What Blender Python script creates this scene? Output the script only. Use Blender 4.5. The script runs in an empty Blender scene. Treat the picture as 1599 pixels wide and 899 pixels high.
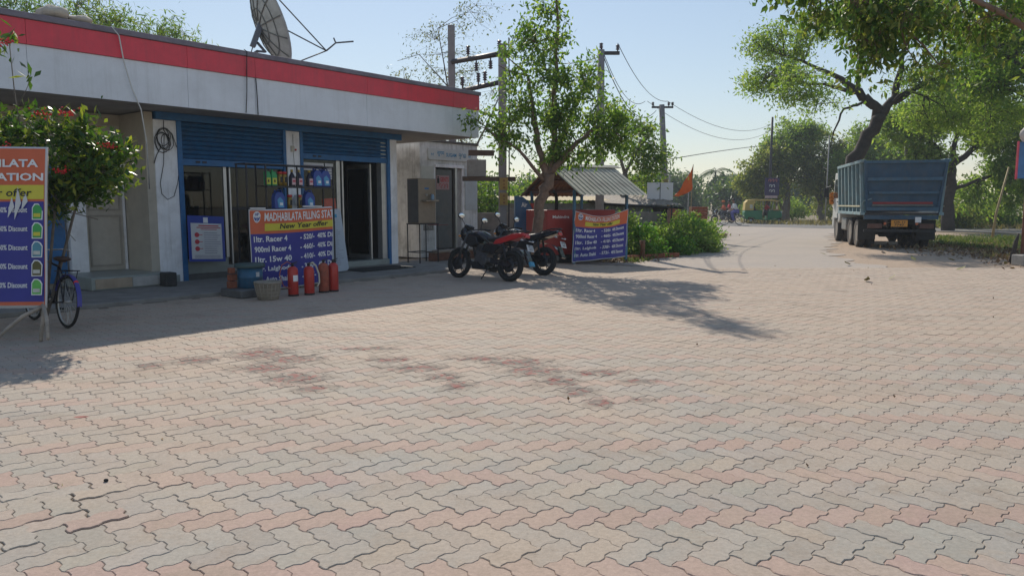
import bpy, bmesh, math, random
import numpy as np
from mathutils import Vector, Matrix
R = math.radians
S = bpy.context.scene
COL = S.collection
random.seed(7)
rng = np.random.default_rng(7)

# ------------------------------------------------------------------ camera, sky, sun, exposure
cam_d = bpy.data.cameras.new("camera")
cam = bpy.data.objects.new("camera", cam_d)
COL.objects.link(cam)
cam.location = (0, 0, 1.48)
cam.rotation_euler = (R(90 - 6.47), 0, 0)
cam_d.sensor_width = 36
cam_d.lens = 26.0
cam_d.clip_start = 0.05
cam_d.clip_end = 2000
S.camera = cam

SUN_EL, SUN_AZ = 37.8, -11.8          # elevation; azimuth from +Y towards +X, degrees
w = bpy.data.worlds.new("World")
S.world = w
w.use_nodes = True
wn = w.node_tree.nodes
bg = wn["Background"]
sky = wn.new("ShaderNodeTexSky")
sky.sky_type = 'NISHITA'
sky.sun_disc = False
sky.sun_elevation = R(SUN_EL)
sky.sun_rotation = R(SUN_AZ)
sky.air_density = 1.3
sky.dust_density = 0.15
sky.ozone_density = 2.0
gam = wn.new("ShaderNodeGamma")          # softer contrast between zenith and horizon, as in hazy air
gam.inputs[1].default_value = 0.7
gain = wn.new("ShaderNodeVectorMath"); gain.operation = 'MULTIPLY'; gain.inputs[1].default_value = (1.46, 1.48, 1.58)
w.node_tree.links.new(sky.outputs[0], gam.inputs[0])
w.node_tree.links.new(gam.outputs[0], gain.inputs[0])
w.node_tree.links.new(gain.outputs[0], bg.inputs[0])
bg.inputs[1].default_value = 0.12
sd = bpy.data.lights.new("sun", 'SUN')
sd.energy = 4.4
sd.angle = R(0.55)
sd.color = (1.0, 0.92, 0.80)
sun = bpy.data.objects.new("sun", sd)
COL.objects.link(sun)
v = Vector((math.sin(R(SUN_AZ)) * math.cos(R(SUN_EL)), math.cos(R(SUN_AZ)) * math.cos(R(SUN_EL)), math.sin(R(SUN_EL))))
sun.rotation_euler = (-v).to_track_quat('-Z', 'Y').to_euler()
sun.location = v * 60
S.view_settings.view_transform = 'Standard'
S.view_settings.look = 'None'
S.view_settings.exposure = 0.0
S.view_settings.gamma = 1.0
S.cycles.max_bounces = 6
S.cycles.transparent_max_bounces = 12
S.cycles.volume_bounces = 0

# ------------------------------------------------------------------ materials
MATS = {}
def M(name, col=(.5, .5, .5), rough=.6, metal=0., var=.18, scale=6., bump=.0, bscale=40., dirt=0., dcol=(.25, .19, .13),
      spec=.5, island=0., emit=0., coat=0., streak=0.):
    if name in MATS: return MATS[name]
    m = bpy.data.materials.new(name); m.use_nodes = True
    nt = m.node_tree; N = nt.nodes; L = nt.links
    b = N["Principled BSDF"]
    b.inputs["Roughness"].default_value = rough
    b.inputs["Metallic"].default_value = metal
    b.inputs["Specular IOR Level"].default_value = spec
    b.inputs["Coat Weight"].default_value = coat
    geo = N.new("ShaderNodeNewGeometry")
    tc = N.new("ShaderNodeTexCoord")
    n1 = N.new("ShaderNodeTexNoise"); n1.inputs["Scale"].default_value = scale; n1.inputs["Detail"].default_value = 6
    n1.inputs["Roughness"].default_value = .65
    L.new(tc.outputs["Object"], n1.inputs["Vector"])
    mp = N.new("ShaderNodeMapRange")
    mp.inputs[1].default_value = .3; mp.inputs[2].default_value = .7
    mp.inputs[3].default_value = 1 - var; mp.inputs[4].default_value = 1 + var
    L.new(n1.outputs["Fac"], mp.inputs[0])
    mul = N.new("ShaderNodeVectorMath"); mul.operation = 'SCALE'
    mul.inputs[0].default_value = col
    L.new(mp.outputs[0], mul.inputs["Scale"])
    out = mul.outputs[0]
    if island:
        ir = N.new("ShaderNodeMapRange"); ir.inputs[3].default_value = 1 - island; ir.inputs[4].default_value = 1 + island
        L.new(geo.outputs["Random Per Island"], ir.inputs[0])
        m2 = N.new("ShaderNodeVectorMath"); m2.operation = 'SCALE'
        L.new(out, m2.inputs[0]); L.new(ir.outputs[0], m2.inputs["Scale"]); out = m2.outputs[0]
    if dirt:
        n2 = N.new("ShaderNodeTexNoise"); n2.inputs["Scale"].default_value = scale * .45; n2.inputs["Detail"].default_value = 8
        n2.inputs["Roughness"].default_value = .7
        L.new(tc.outputs["Object"], n2.inputs["Vector"])
        m3 = N.new("ShaderNodeMapRange"); m3.inputs[1].default_value = .48; m3.inputs[2].default_value = .68
        m3.inputs[3].default_value = 0; m3.inputs[4].default_value = dirt
        L.new(n2.outputs["Fac"], m3.inputs[0])
        mx = N.new("ShaderNodeMix"); mx.data_type = 'RGBA'
        L.new(m3.outputs[0], mx.inputs[0]); L.new(out, mx.inputs[6]); mx.inputs[7].default_value = (*dcol, 1)
        out = mx.outputs[2]
    if streak:
        vm = N.new("ShaderNodeVectorMath"); vm.operation = 'MULTIPLY'; vm.inputs[1].default_value = (7, 7, .45)
        L.new(tc.outputs["Object"], vm.inputs[0])
        n4 = N.new("ShaderNodeTexNoise"); n4.inputs["Scale"].default_value = 1.6; n4.inputs["Detail"].default_value = 7; n4.inputs["Roughness"].default_value = .7
        L.new(vm.outputs[0], n4.inputs["Vector"])
        m4 = N.new("ShaderNodeMapRange"); m4.inputs[1].default_value = .5; m4.inputs[2].default_value = .75; m4.inputs[4].default_value = streak
        L.new(n4.outputs["Fac"], m4.inputs[0])
        mx4 = N.new("ShaderNodeMix"); mx4.data_type = 'RGBA'; L.new(m4.outputs[0], mx4.inputs[0]); L.new(out, mx4.inputs[6]); mx4.inputs[7].default_value = (*dcol, 1)
        out = mx4.outputs[2]
    L.new(out, b.inputs["Base Color"])
    if bump:
        n3 = N.new("ShaderNodeTexNoise"); n3.inputs["Scale"].default_value = bscale; n3.inputs["Detail"].default_value = 5
        L.new(tc.outputs["Object"], n3.inputs["Vector"])
        bp = N.new("ShaderNodeBump"); bp.inputs["Strength"].default_value = bump; bp.inputs["Distance"].default_value = .02
        L.new(n3.outputs["Fac"], bp.inputs["Height"]); L.new(bp.outputs[0], b.inputs["Normal"])
    if emit:
        b.inputs["Emission Color"].default_value = (*col, 1); b.inputs["Emission Strength"].default_value = emit
    MATS[name] = m
    return m

def leaf_mat(name, c1, c2, c3, trans=.4, rough=.5):
    if name in MATS: return MATS[name]
    m = bpy.data.materials.new(name); m.use_nodes = True
    nt = m.node_tree; N = nt.nodes; L = nt.links
    b = N["Principled BSDF"]; out = N["Material Output"]
    geo = N.new("ShaderNodeNewGeometry")
    cr = N.new("ShaderNodeValToRGB")
    cr.color_ramp.elements[0].color = (*c1, 1); cr.color_ramp.elements[1].color = (*c3, 1)
    e = cr.color_ramp.elements.new(.62); e.color = (*c2, 1)
    L.new(geo.outputs["Random Per Island"], cr.inputs[0])
    L.new(cr.outputs[0], b.inputs["Base Color"]); b.inputs["Roughness"].default_value = rough
    b.inputs["Specular IOR Level"].default_value = .35
    tr = N.new("ShaderNodeBsdfTranslucent")
    br = N.new("ShaderNodeVectorMath"); br.operation = 'MULTIPLY'; br.inputs[1].default_value = (1.45, 1.5, .65)
    L.new(cr.outputs[0], br.inputs[0]); L.new(br.outputs[0], tr.inputs[0])
    mx = N.new("ShaderNodeMixShader"); mx.inputs[0].default_value = trans
    L.new(b.outputs[0], mx.inputs[1]); L.new(tr.outputs[0], mx.inputs[2]); L.new(mx.outputs[0], out.inputs[0])
    MATS[name] = m
    return m

def glass_mat(name, tint=(.40, .46, .47), refl=.14, rough=.02):
    m = bpy.data.materials.new(name); m.use_nodes = True
    nt = m.node_tree; N = nt.nodes; L = nt.links
    N.remove(N["Principled BSDF"]); out = N["Material Output"]
    t = N.new("ShaderNodeBsdfTransparent"); t.inputs[0].default_value = (*tint, 1)
    g = N.new("ShaderNodeBsdfGlossy"); g.inputs["Roughness"].default_value = rough
    lw = N.new("ShaderNodeFresnel"); lw.inputs[0].default_value = 1.3
    ad = N.new("ShaderNodeMath"); ad.inputs[1].default_value = refl
    mx = N.new("ShaderNodeMixShader")
    L.new(lw.outputs[0], ad.inputs[0]); L.new(ad.outputs[0], mx.inputs[0]); L.new(t.outputs[0], mx.inputs[1]); L.new(g.outputs[0], mx.inputs[2])
    L.new(mx.outputs[0], out.inputs[0])
    MATS[name] = m
    return m

# ------------------------------------------------------------------ geometry helpers
class MB:
    def __init__(s): s.v = []; s.f = []; s.sm = []
    def add(s, vs, fs, smooth=False):
        o = len(s.v); s.v += [tuple(x) for x in vs]
        for f in fs: s.f.append(tuple(i + o for i in f)); s.sm.append(smooth)
        return s
    def boxb(s, x0, x1, y0, y1, z0, z1):
        return s.add([(x0,y0,z0),(x1,y0,z0),(x1,y1,z0),(x0,y1,z0),(x0,y0,z1),(x1,y0,z1),(x1,y1,z1),(x0,y1,z1)],
              [(0,3,2,1),(4,5,6,7),(0,1,5,4),(1,2,6,5),(2,3,7,6),(3,0,4,7)])
    def box(s, c, d, rot=None):
        hx, hy, hz = d[0]/2, d[1]/2, d[2]/2
        vs = [Vector(p) for p in ((-hx,-hy,-hz),(hx,-hy,-hz),(hx,hy,-hz),(-hx,hy,-hz),(-hx,-hy,hz),(hx,-hy,hz),(hx,hy,hz),(-hx,hy,hz))]
        if rot is not None:
            from mathutils import Euler
            m = Euler(rot).to_matrix(); vs = [m @ p for p in vs]
        return s.add([p + Vector(c) for p in vs], [(0,3,2,1),(4,5,6,7),(0,1,5,4),(1,2,6,5),(2,3,7,6),(3,0,4,7)])
    def tube(s, pts, r, n=8, cap=True, smooth=True):
        pts = [Vector(p) for p in pts]
        rs = r if isinstance(r, (list, tuple)) else [r]*len(pts)
        up = None; rings = []
        for i, p in enumerate(pts):
            a = pts[max(0, i-1)]; b = pts[min(len(pts)-1, i+1)]
            t = (b - a)
            if t.length < 1e-9: t = Vector((0,0,1))
            t.normalize()
            if up is None:
                up = Vector((0,0,1)) if abs(t.z) < .9 else Vector((1,0,0))
            x = up.cross(t)
            if x.length < 1e-6: x = Vector((1,0,0)).cross(t)
            x.normalize(); y = t.cross(x); up = y
            rings.append([p + (x*math.cos(2*math.pi*k/n) + y*math.sin(2*math.pi*k/n))*rs[i] for k in range(n)])
        vs = [q for rg in rings for q in rg]; fs = []
        for i in range(len(pts)-1):
            for k in range(n):
                fs.append((i*n+k, i*n+(k+1)%n, (i+1)*n+(k+1)%n, (i+1)*n+k))
        s.add(vs, fs, smooth)
        if cap:
            o = len(s.v)-len(vs)
            s.f.append(tuple(o+k for k in range(n))[::-1]); s.sm.append(False)
            s.f.append(tuple(o+(len(pts)-1)*n+k for k in range(n))); s.sm.append(False)
        return s
    def cyl(s, a, b, r, n=12, r2=None): return s.tube([a, b], [r, r if r2 is None else r2], n)
    def lathe(s, prof, c=(0,0,0), axis='z', n=16, smooth=True, cap=True):
        vs = []
        for (r, h) in prof:
            for k in range(n):
                a = 2*math.pi*k/n; x, y = r*math.cos(a), r*math.sin(a)
                p = (x, y, h) if axis == 'z' else ((h, x, y) if axis == 'x' else (y, h, x))
                vs.append((p[0]+c[0], p[1]+c[1], p[2]+c[2]))
        fs = [(i*n+k, i*n+(k+1)%n, (i+1)*n+(k+1)%n, (i+1)*n+k) for i in range(len(prof)-1) for k in range(n)]
        o = len(s.v); s.add(vs, fs, smooth)
        if cap:
            if prof[0][0] > 1e-4: s.f.append(tuple(o+k for k in range(n))[::-1]); s.sm.append(False)
            if prof[-1][0] > 1e-4: s.f.append(tuple(o+(len(prof)-1)*n+k for k in range(n))); s.sm.append(False)
        return s
    def prism(s, poly, a, b, axis='y'):
        def P(u, w_, h):
            return (u, h, w_) if axis == 'y' else ((h, u, w_) if axis == 'x' else (u, w_, h))
        n = len(poly)
        vs = [P(u, w_, a) for u, w_ in poly] + [P(u, w_, b) for u, w_ in poly]
        fs = [tuple(range(n)), tuple(range(2*n-1, n-1, -1))] + [(k, k+n, (k+1)%n+n, (k+1)%n) for k in range(n)]
        return s.add(vs, fs)
    def ball(s, c, r, n=10, m=7):
        rx, ry, rz = r if isinstance(r, (tuple, list)) else (r, r, r)
        vs = []; fs = []
        for i in range(m+1):
            t = math.pi*i/m
            for k in range(n):
                a = 2*math.pi*k/n
                vs.append((c[0]+rx*math.sin(t)*math.cos(a), c[1]+ry*math.sin(t)*math.sin(a), c[2]+rz*math.cos(t)))
        for i in range(m):
            for k in range(n): fs.append((i*n+k, (i+1)*n+k, (i+1)*n+(k+1)%n, i*n+(k+1)%n))
        return s.add(vs, fs, True)
    def grid(s, fn, nu, nv, smooth=True):
        vs = [fn(i/nu, j/nv) for j in range(nv+1) for i in range(nu+1)]
        fs = [(j*(nu+1)+i, j*(nu+1)+i+1, (j+1)*(nu+1)+i+1, (j+1)*(nu+1)+i) for j in range(nv) for i in range(nu)]
        return s.add(vs, fs, smooth)
    def torus(s, c, Rr, r, axis='y', n=28, m=8, sz=1.):
        pts = []
        for i in range(n):
            a = 2*math.pi*i/n
            for k in range(m):
                b = 2*math.pi*k/m
                q = Rr + r*math.cos(b); h = r*sz*math.sin(b)
                x, y = q*math.cos(a), q*math.sin(a)
                p = (x, h, y) if axis == 'y' else ((h, x, y) if axis == 'x' else (x, y, h))
                pts.append((p[0]+c[0], p[1]+c[1], p[2]+c[2]))
        fs = [(i*m+k, ((i+1)%n)*m+k, ((i+1)%n)*m+(k+1)%m, i*m+(k+1)%m) for i in range(n) for k in range(m)]
        return s.add(pts, fs, True)
    def mesh(s, name):
        me = bpy.data.meshes.new(name)
        me.from_pydata(s.v, [], s.f)
        me.polygons.foreach_set("use_smooth", s.sm)
        bm = bmesh.new(); bm.from_mesh(me)
        bmesh.ops.recalc_face_normals(bm, faces=bm.faces); bm.to_mesh(me); bm.free()
        me.update()
        return me

def put(name, me, mat=None, parent=None, loc=None, rot=None, bevel=0):
    o = bpy.data.objects.new(name, me)
    COL.objects.link(o)
    if mat is not None and me is not None and len(me.materials) == 0: me.materials.append(mat)
    if parent is not None: o.parent = parent
    if loc is not None: o.location = loc
    if rot is not None: o.rotation_euler = rot
    if bevel:
        b = o.modifiers.new("bevel", 'BEVEL'); b.width = bevel; b.segments = 2; b.limit_method = 'ANGLE'; b.angle_limit = R(40)
    return o
def part(name, mb, mat, parent, bevel=0, label=None, stuff=False, **k):
    o = put(name, mb.mesh(name), mat, parent, bevel=bevel, **k)
    if label: o["label"] = label
    if stuff: o["kind"] = "stuff"
    return o
def tag(o, label=None, cat=None, group=None, kind=None):
    if label: o["label"] = label
    if cat: o["category"] = cat
    if group: o["group"] = group
    if kind: o["kind"] = kind
    return o
def thing(name, label, cat, loc=(0,0,0), rz=0, group=None, rot=None):
    o = bpy.data.objects.new(name, None); COL.objects.link(o)
    o.empty_display_size = .2
    o.location = loc; o.rotation_euler = rot if rot else (0, 0, rz)
    return tag(o, label, cat, group)
def one(name, mb, mat, label, cat, loc=(0,0,0), rz=0, group=None, bevel=0, kind=None, rot=None):
    o = put(name, mb.mesh(name), mat, None, loc, rot if rot else (0,0,rz), bevel)
    return tag(o, label, cat, group, kind)
def kids(o): return [c for c in bpy.data.objects if c.parent == o]
def copy_tree(o, parent=None):
    c = o.copy(); COL.objects.link(c)
    if parent is not None: c.parent = parent
    for ch in kids(o): copy_tree(ch, c)
    return c

def text_mesh(body, width=None, height=None, bold=0, shear=0, fn=None, align='LEFT', ext=.0008):
    cu = bpy.data.curves.new("lettering", 'FONT')
    cu.body = body; cu.size = 1; cu.extrude = 0; cu.resolution_u = 2; cu.offset = bold; cu.shear = shear
    o = bpy.data.objects.new("tmp_text", cu); COL.objects.link(o)
    bpy.context.view_layer.update()
    dg = bpy.context.evaluated_depsgraph_get()
    me = bpy.data.meshes.new_from_object(o.evaluated_get(dg))
    bpy.data.objects.remove(o)
    n = len(me.vertices)
    co = np.empty(n*3); me.vertices.foreach_get("co", co); co = co.reshape(-1, 3)
    if n:
        mn, mx = co.min(0), co.max(0)
        co[:, :2] -= mn[:2]
        w0, h0 = mx[0]-mn[0], mx[1]-mn[1]
        sy = height/h0 if height else (width/w0 if width else 1)
        sx = width/w0 if width else sy
        co[:, 0] *= sx; co[:, 1] *= sy
        if align == 'CENTER': co[:, 0] -= w0*sx/2
        # stand the writing up: x right, z up, facing -y
        out = np.stack([co[:, 0], np.zeros(n), co[:, 1]], 1)
        me.vertices.foreach_set("co", out.ravel())
    me.update()
    return me
def text(body, mat, parent, loc, width=None, height=None, bold=0, shear=0, align='LEFT', rot=None, warp=None, clip=None):
    me = text_mesh(body, width, height, bold, shear, align=align)
    if clip is not None or warp is not None:
        bm = bmesh.new(); bm.from_mesh(me)
        if clip is not None:
            bmesh.ops.bisect_plane(bm, geom=bm.verts[:]+bm.edges[:]+bm.faces[:], plane_co=(clip-loc[0], 0, 0), plane_no=(1,0,0), clear_outer=True)
        if warp is not None:
            bmesh.ops.translate(bm, verts=bm.verts, vec=loc)
            for vv in bm.verts: vv.co = warp(vv.co)
            loc = (0, 0, 0)
        bm.to_mesh(me); bm.free()
    return put("lettering", me, mat, parent, loc, rot)

def strokes(mb, lines, x0, z0, wdt, hgt, r, y=-.002):
    for ln in lines: mb.tube([(x0+px*wdt, y, z0+pz*hgt) for px, pz in ln], r, 4)
    return mb
# rounded letter shapes of the local script (the three letters of the sign) in a unit box each
def arc(cx, cz, rx, rz, a0, a1, n=9): return [(cx+rx*math.cos(R(a0+(a1-a0)*i/n)), cz+rz*math.sin(R(a0+(a1-a0)*i/n))) for i in range(n+1)]
ODIA_SU = [arc(.5,.62,.38,.32,200,-20), [(.88,.5),(.88,.05)], [(.14,.5),(.3,.35),(.5,.5),(.88,.42)], arc(.62,-.12,.16,.12,60,330)]
ODIA_GA = [arc(.5,.6,.36,.34,230,-20), [(.85,.5),(.85,.02)]]
ODIA_MA = [arc(.45,.62,.34,.3,240,0), [(.8,.9),(.8,.02)], arc(.3,.2,.14,.14,90,400), [(.44,.2),(.8,.25)]]
def odia(x0, z0, h, mat, parent, r, y=-.004):
    for g_ , dx in ((ODIA_SU, 0), (ODIA_GA, 1.05), (ODIA_MA, 2.1)):
        part("lettering", strokes(MB(), g_, x0+dx*h*.85, z0, h*.8, h, r, y), mat, parent, stuff=True)

def leaf_mesh(name, P, L_, W_, mat, droop=.35, updir=None, seed=0, flat=0.):
    """many small folded leaves; P = (n,3) anchor points"""
    g = np.random.default_rng(seed)
    n = len(P)
    d = g.normal(size=(n,3)); d[:,2] -= droop
    d /= np.linalg.norm(d,axis=1)[:,None]
    nr = g.normal(size=(n,3)); nr[:,2] += flat
    s = np.cross(d, nr); s /= np.linalg.norm(s,axis=1)[:,None]+1e-9
    nn = np.cross(s, d)
    Ls = (L_*g.uniform(.6,1.35,n))[:,None]; Ws = (W_*g.uniform(.6,1.3,n))[:,None]
    V = np.empty((n,4,3))
    V[:,0] = P; V[:,1] = P + d*Ls*.5 + s*Ws*.5 + nn*Ws*.15; V[:,2] = P + d*Ls; V[:,3] = P + d*Ls*.5 - s*Ws*.5 + nn*Ws*.15
    me = bpy.data.meshes.new(name)
    me.vertices.add(n*4); me.vertices.foreach_set("co", V.ravel())
    me.loops.add(n*4); me.loops.foreach_set("vertex_index", np.arange(n*4, dtype=np.int32))
    me.polygons.add(n); me.polygons.foreach_set("loop_start", np.arange(0, n*4, 4, dtype=np.int32))
    me.polygons.foreach_set("loop_total", np.full(n, 4, dtype=np.int32))
    me.update(calc_edges=True)
    me.materials.append(mat)
    return me

def in_blob(g, c, r, shell=.35):
    d = g.normal(size=3); d /= np.linalg.norm(d)
    q = g.uniform(shell, 1)**.6
    return np.array(c) + d*np.array(r)*q

def tree(name, label, cat, base, trunk, limbs, blobs, leafm, barkm, L_=.1, W_=.05, per=40, spread=.28, seed=1, group=None,
         droop=.35, twig_r=.012, trunk_n=10, flat=0., hang=0., crown_name="crown"):
    """trunk: [(x,y,z,r)..]; limbs: list of polylines; blobs: (centre, radii, twigs); all relative to base"""
    g = np.random.default_rng(seed)
    t = thing(name, label, cat, base, group=group)
    tb = MB()
    def poly(pl, n):
        # subdivide with a little wobble
        out = []; rr = []
        for i in range(len(pl)-1):
            a, b = np.array(pl[i]), np.array(pl[i+1])
            k = 4
            for j in range(k):
                f = j/k; q = a*(1-f)+b*f
                if j: q[:3] += g.normal(size=3)*min(q[3]*.35, .06)
                out.append(tuple(q[:3])); rr.append(q[3])
        out.append(tuple(pl[-1][:3])); rr.append(pl[-1][3])
        tb.tube(out, rr, n)
        return out
    pts = []
    tp = poly(trunk, trunk_n)
    pts += tp[len(tp)//2:]
    for l in limbs: pts += poly(l, 7)[2:]
    A = np.array(pts)
    part("trunk", tb, barkm, t)
    br = MB(); LP = []
    for (c, r, k) in blobs:
        hubs = []
        for _ in range(max(2, k//9)):
            q = in_blob(g, c, np.array(r)*.55, .1)
            i = np.argmin(((A-q)**2).sum(1)); a = A[i]
            mid = (a+q)/2 + g.normal(size=3)*np.linalg.norm(q-a)*.09 + np.array([0,0,np.linalg.norm(q-a)*.06])
            br.tube([a, mid, q], [twig_r*2.2, twig_r*1.6, twig_r*1.1], 4, cap=False)
            for f in (0,.4,.7,1): hubs.append(mid*(1-f)+q*f)
        H = np.array(hubs)
        for _ in range(k):
            q = in_blob(g, c, r)
            i = np.argmin(((H-q)**2).sum(1)); a = H[i]
            dd = np.linalg.norm(q-a)
            mid = (a+q)/2 + g.normal(size=3)*dd*.12 + np.array([0,0,dd*.1])
            q = q - np.array([0,0,hang*dd])
            br.tube([a, mid, q], [twig_r, twig_r*.7, twig_r*.35], 3, cap=False)
            m = max(3, int(per*g.uniform(.5,1.5)))
            f = g.uniform(.3,1.08,m)[:,None]
            base_p = np.where(f<.5, a+(mid-a)*(f*2), mid+(q-mid)*((f-.5)*2))
            LP.append(base_p + g.normal(size=(m,3))*spread*np.array([1,1,.8]))
    part("branches", br, barkm, t, stuff=True)
    P = np.concatenate(LP)
    o = put(crown_name, leaf_mesh(crown_name, P, L_, W_, leafm, droop, seed=seed+5, flat=flat), None, t)
    o["kind"] = "stuff"
    return t

# ------------------------------------------------------------------ frames of the place
# the shop front runs along DV from P0; n is the distance out in front of the shop wall
AZ = R(39.0)
DV = Vector((math.sin(AZ), math.cos(AZ))); NV = Vector((math.cos(AZ), -math.sin(AZ)))
P0 = Vector((-6.10, 13.74))
BR = math.pi/2 - AZ                       # rotation that turns local x along the shop front, local -y out of it
def BL(s, n, z=0.): return (P0.x + s*DV.x + n*NV.x, P0.y + s*DV.y + n*NV.y, z)
def to_sn(x, y): a, b = x-P0.x, y-P0.y; return a*DV.x + b*DV.y, a*NV.x + b*NV.y

white = M("white_panel", (.76,.79,.84), .45, var=.06, scale=2, dirt=.18, dcol=(.34,.33,.32), streak=.2)
whitep = M("white_plaster", (.88,.88,.90), .8, var=.08, scale=3, bump=.25, dirt=.45, dcol=(.40,.37,.34), streak=.4)
oldplaster = M("stained_plaster", (.68,.68,.67), .85, var=.15, scale=3, bump=.35, dirt=.6, dcol=(.17,.16,.14), streak=.6)
cream = M("cream_plaster", (.50,.45,.37), .8, var=.1, scale=3, bump=.2, dirt=.3, dcol=(.28,.24,.2))
redp = M("red_band", (.74,.055,.085), .4, var=.10, scale=3, dirt=.2, dcol=(.30,.07,.08), streak=.3)
blue = M("blue_paint", (.015,.13,.33), .45, var=.2, scale=7, dirt=.25, dcol=(.06,.09,.12))
blued = M("blue_shutter", (.010,.095,.23), .5, var=.2, scale=7, dirt=.35, dcol=(.05,.06,.08))
alum = M("aluminium", (.55,.55,.54), .35, .7, var=.1)
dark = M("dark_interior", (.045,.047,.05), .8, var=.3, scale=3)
darkmetal = M("dark_metal", (.03,.03,.035), .45, .4, var=.3, scale=12)
black = M("black_rubber", (.02,.02,.02), .75, var=.3, scale=12)
concrete = M("concrete", (.34,.32,.29), .9, var=.2, scale=5, bump=.4, dirt=.4, dcol=(.22,.19,.16))
tile = M("grey_green_tile", (.30,.33,.31), .4, var=.12, scale=4, dirt=.35, dcol=(.2,.19,.16))
roofc = M("roof_coping", (.22,.20,.24), .85, var=.2, scale=4, bump=.3, dirt=.5, dcol=(.1,.09,.1))
wht = M("white_print", (.78,.78,.78), .6, var=.04)
blk = M("black_print", (.02,.02,.02), .6, var=.04)
steel = M("stainless", (.27,.215,.16), .45, .25, var=.15, scale=5, dirt=.3, dcol=(.2,.17,.13))
GL = glass_mat("window_glass", refl=.02)

# ------------------------------------------------------------------ ground
def ground_mat(name, c1, c2, c3, s1=.35, s2=6., bump=.5, rough=.95):
    m = bpy.data.materials.new(name); m.use_nodes = True
    nt = m.node_tree; N = nt.nodes; L = nt.links; b = N["Principled BSDF"]; b.inputs["Roughness"].default_value = rough
    geo = N.new("ShaderNodeNewGeometry")
    a = N.new("ShaderNodeTexNoise"); a.inputs["Scale"].default_value = s1; a.inputs["Detail"].default_value = 9; a.inputs["Roughness"].default_value = .7
    c = N.new("ShaderNodeTexNoise"); c.inputs["Scale"].default_value = s2; c.inputs["Detail"].default_value = 8; c.inputs["Roughness"].default_value = .7
    for q in (a, c): L.new(geo.outputs["Position"], q.inputs["Vector"])
    cr = N.new("ShaderNodeValToRGB"); cr.color_ramp.elements[0].position = .36; cr.color_ramp.elements[1].position = .64
    cr.color_ramp.elements[0].color = (*c1,1); cr.color_ramp.elements[1].color = (*c2,1)
    L.new(a.outputs["Fac"], cr.inputs[0])
    mr = N.new("ShaderNodeMapRange"); mr.inputs[1].default_value = .45; mr.inputs[2].default_value = .75; mr.inputs[4].default_value = .75
    L.new(c.outputs["Fac"], mr.inputs[0])
    mx = N.new("ShaderNodeMix"); mx.data_type = 'RGBA'; mx.inputs[7].default_value = (*c3,1)
    L.new(mr.outputs[0], mx.inputs[0]); L.new(cr.outputs[0], mx.inputs[6]); L.new(mx.outputs[2], b.inputs["Base Color"])
    d = N.new("ShaderNodeTexNoise"); d.inputs["Scale"].default_value = s2*5; d.inputs["Detail"].default_value = 6
    L.new(geo.outputs["Position"], d.inputs["Vector"])
    bp = N.new("ShaderNodeBump"); bp.inputs["Strength"].default_value = bump; bp.inputs["Distance"].default_value = .03
    L.new(d.outputs["Fac"], bp.inputs["Height"]); L.new(bp.outputs[0], b.inputs["Normal"])
    return m
def sheet(name, poly, z, mat, label=None, rag=0):
    if rag:
        q = []
        for i in range(len(poly)):
            a, b = Vector(poly[i]), Vector(poly[(i+1)%len(poly)]); k = max(1, int((b-a).length/.28))
            nn_ = Vector((-(b-a).y, (b-a).x)).normalized()
            for j in range(k): q.append(tuple(a.lerp(b, j/k) + nn_*(random.uniform(-1,1)*rag + rag*1.6*math.sin(j*.9+i))))
        poly = q
    mb = MB(); mb.add([(x, y, z) for x, y in poly], [tuple(range(len(poly)))])
    o = put(name, mb.mesh(name), mat); o["kind"] = "structure"
    if label: o["label"] = label
    return o
earth = ground_mat("dry_earth", (.30,.22,.15), (.20,.17,.10), (.13,.13,.06))
sand = ground_mat("joint_sand", (.25,.195,.145), (.21,.165,.125), (.15,.125,.10), 1.5, 25)
dustroad = ground_mat("dusty_concrete", (.43,.36,.30), (.375,.325,.28), (.33,.28,.235), .5, 9, .3)
asphalt = ground_mat("worn_asphalt", (.17,.165,.16), (.22,.205,.19), (.13,.13,.13), .4, 8, .3)
dirt = ground_mat("roadside_dirt", (.45,.335,.245), (.39,.29,.21), (.30,.22,.155), .7, 7, .7)
sheet("ground", [(-500,-60),(600,-60),(600,900),(-500,900)], -.045, earth)
sheet("dirt_verge", [(3.0,18.6),(6.9,24.6),(9.2,30),(13.2,44),(16,52),(24,46),(22,34),(17.3,26),(15.6,19.6),(20,16.5),(26,8),(26,2),(3,2)], -.030, dirt)
sheet("access_road", [(-6,3),(9,3),(12.5,8),(11.2,12),(9.9,14.6),(9.3,16.2),(8.9,18.5),(9.3,21),(10.2,24),(12.7,29),(15.5,36),(17.8,40),(24,47),(13.5,53),(11.2,41),(9.2,33.5),(8.1,29.6),(7.2,27),(6.7,25.2),(5.9,23.2),(4.6,21.2),(3.2,19.6),(-3,17.8)], -.018, dustroad, None, .16)
sheet("main_road", [(36,26.5),(45,32),(-12,96),(-26,92),(14.5,51.2),(22.5,42.2)], -.010, asphalt)
sheet("sand_bed", [(-16,-4),(20,-4),(20,17.0),(3.9,17.2),(2.5,18.4),(-2.5,20.3),(-12,9)], -.0040, sand)

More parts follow.
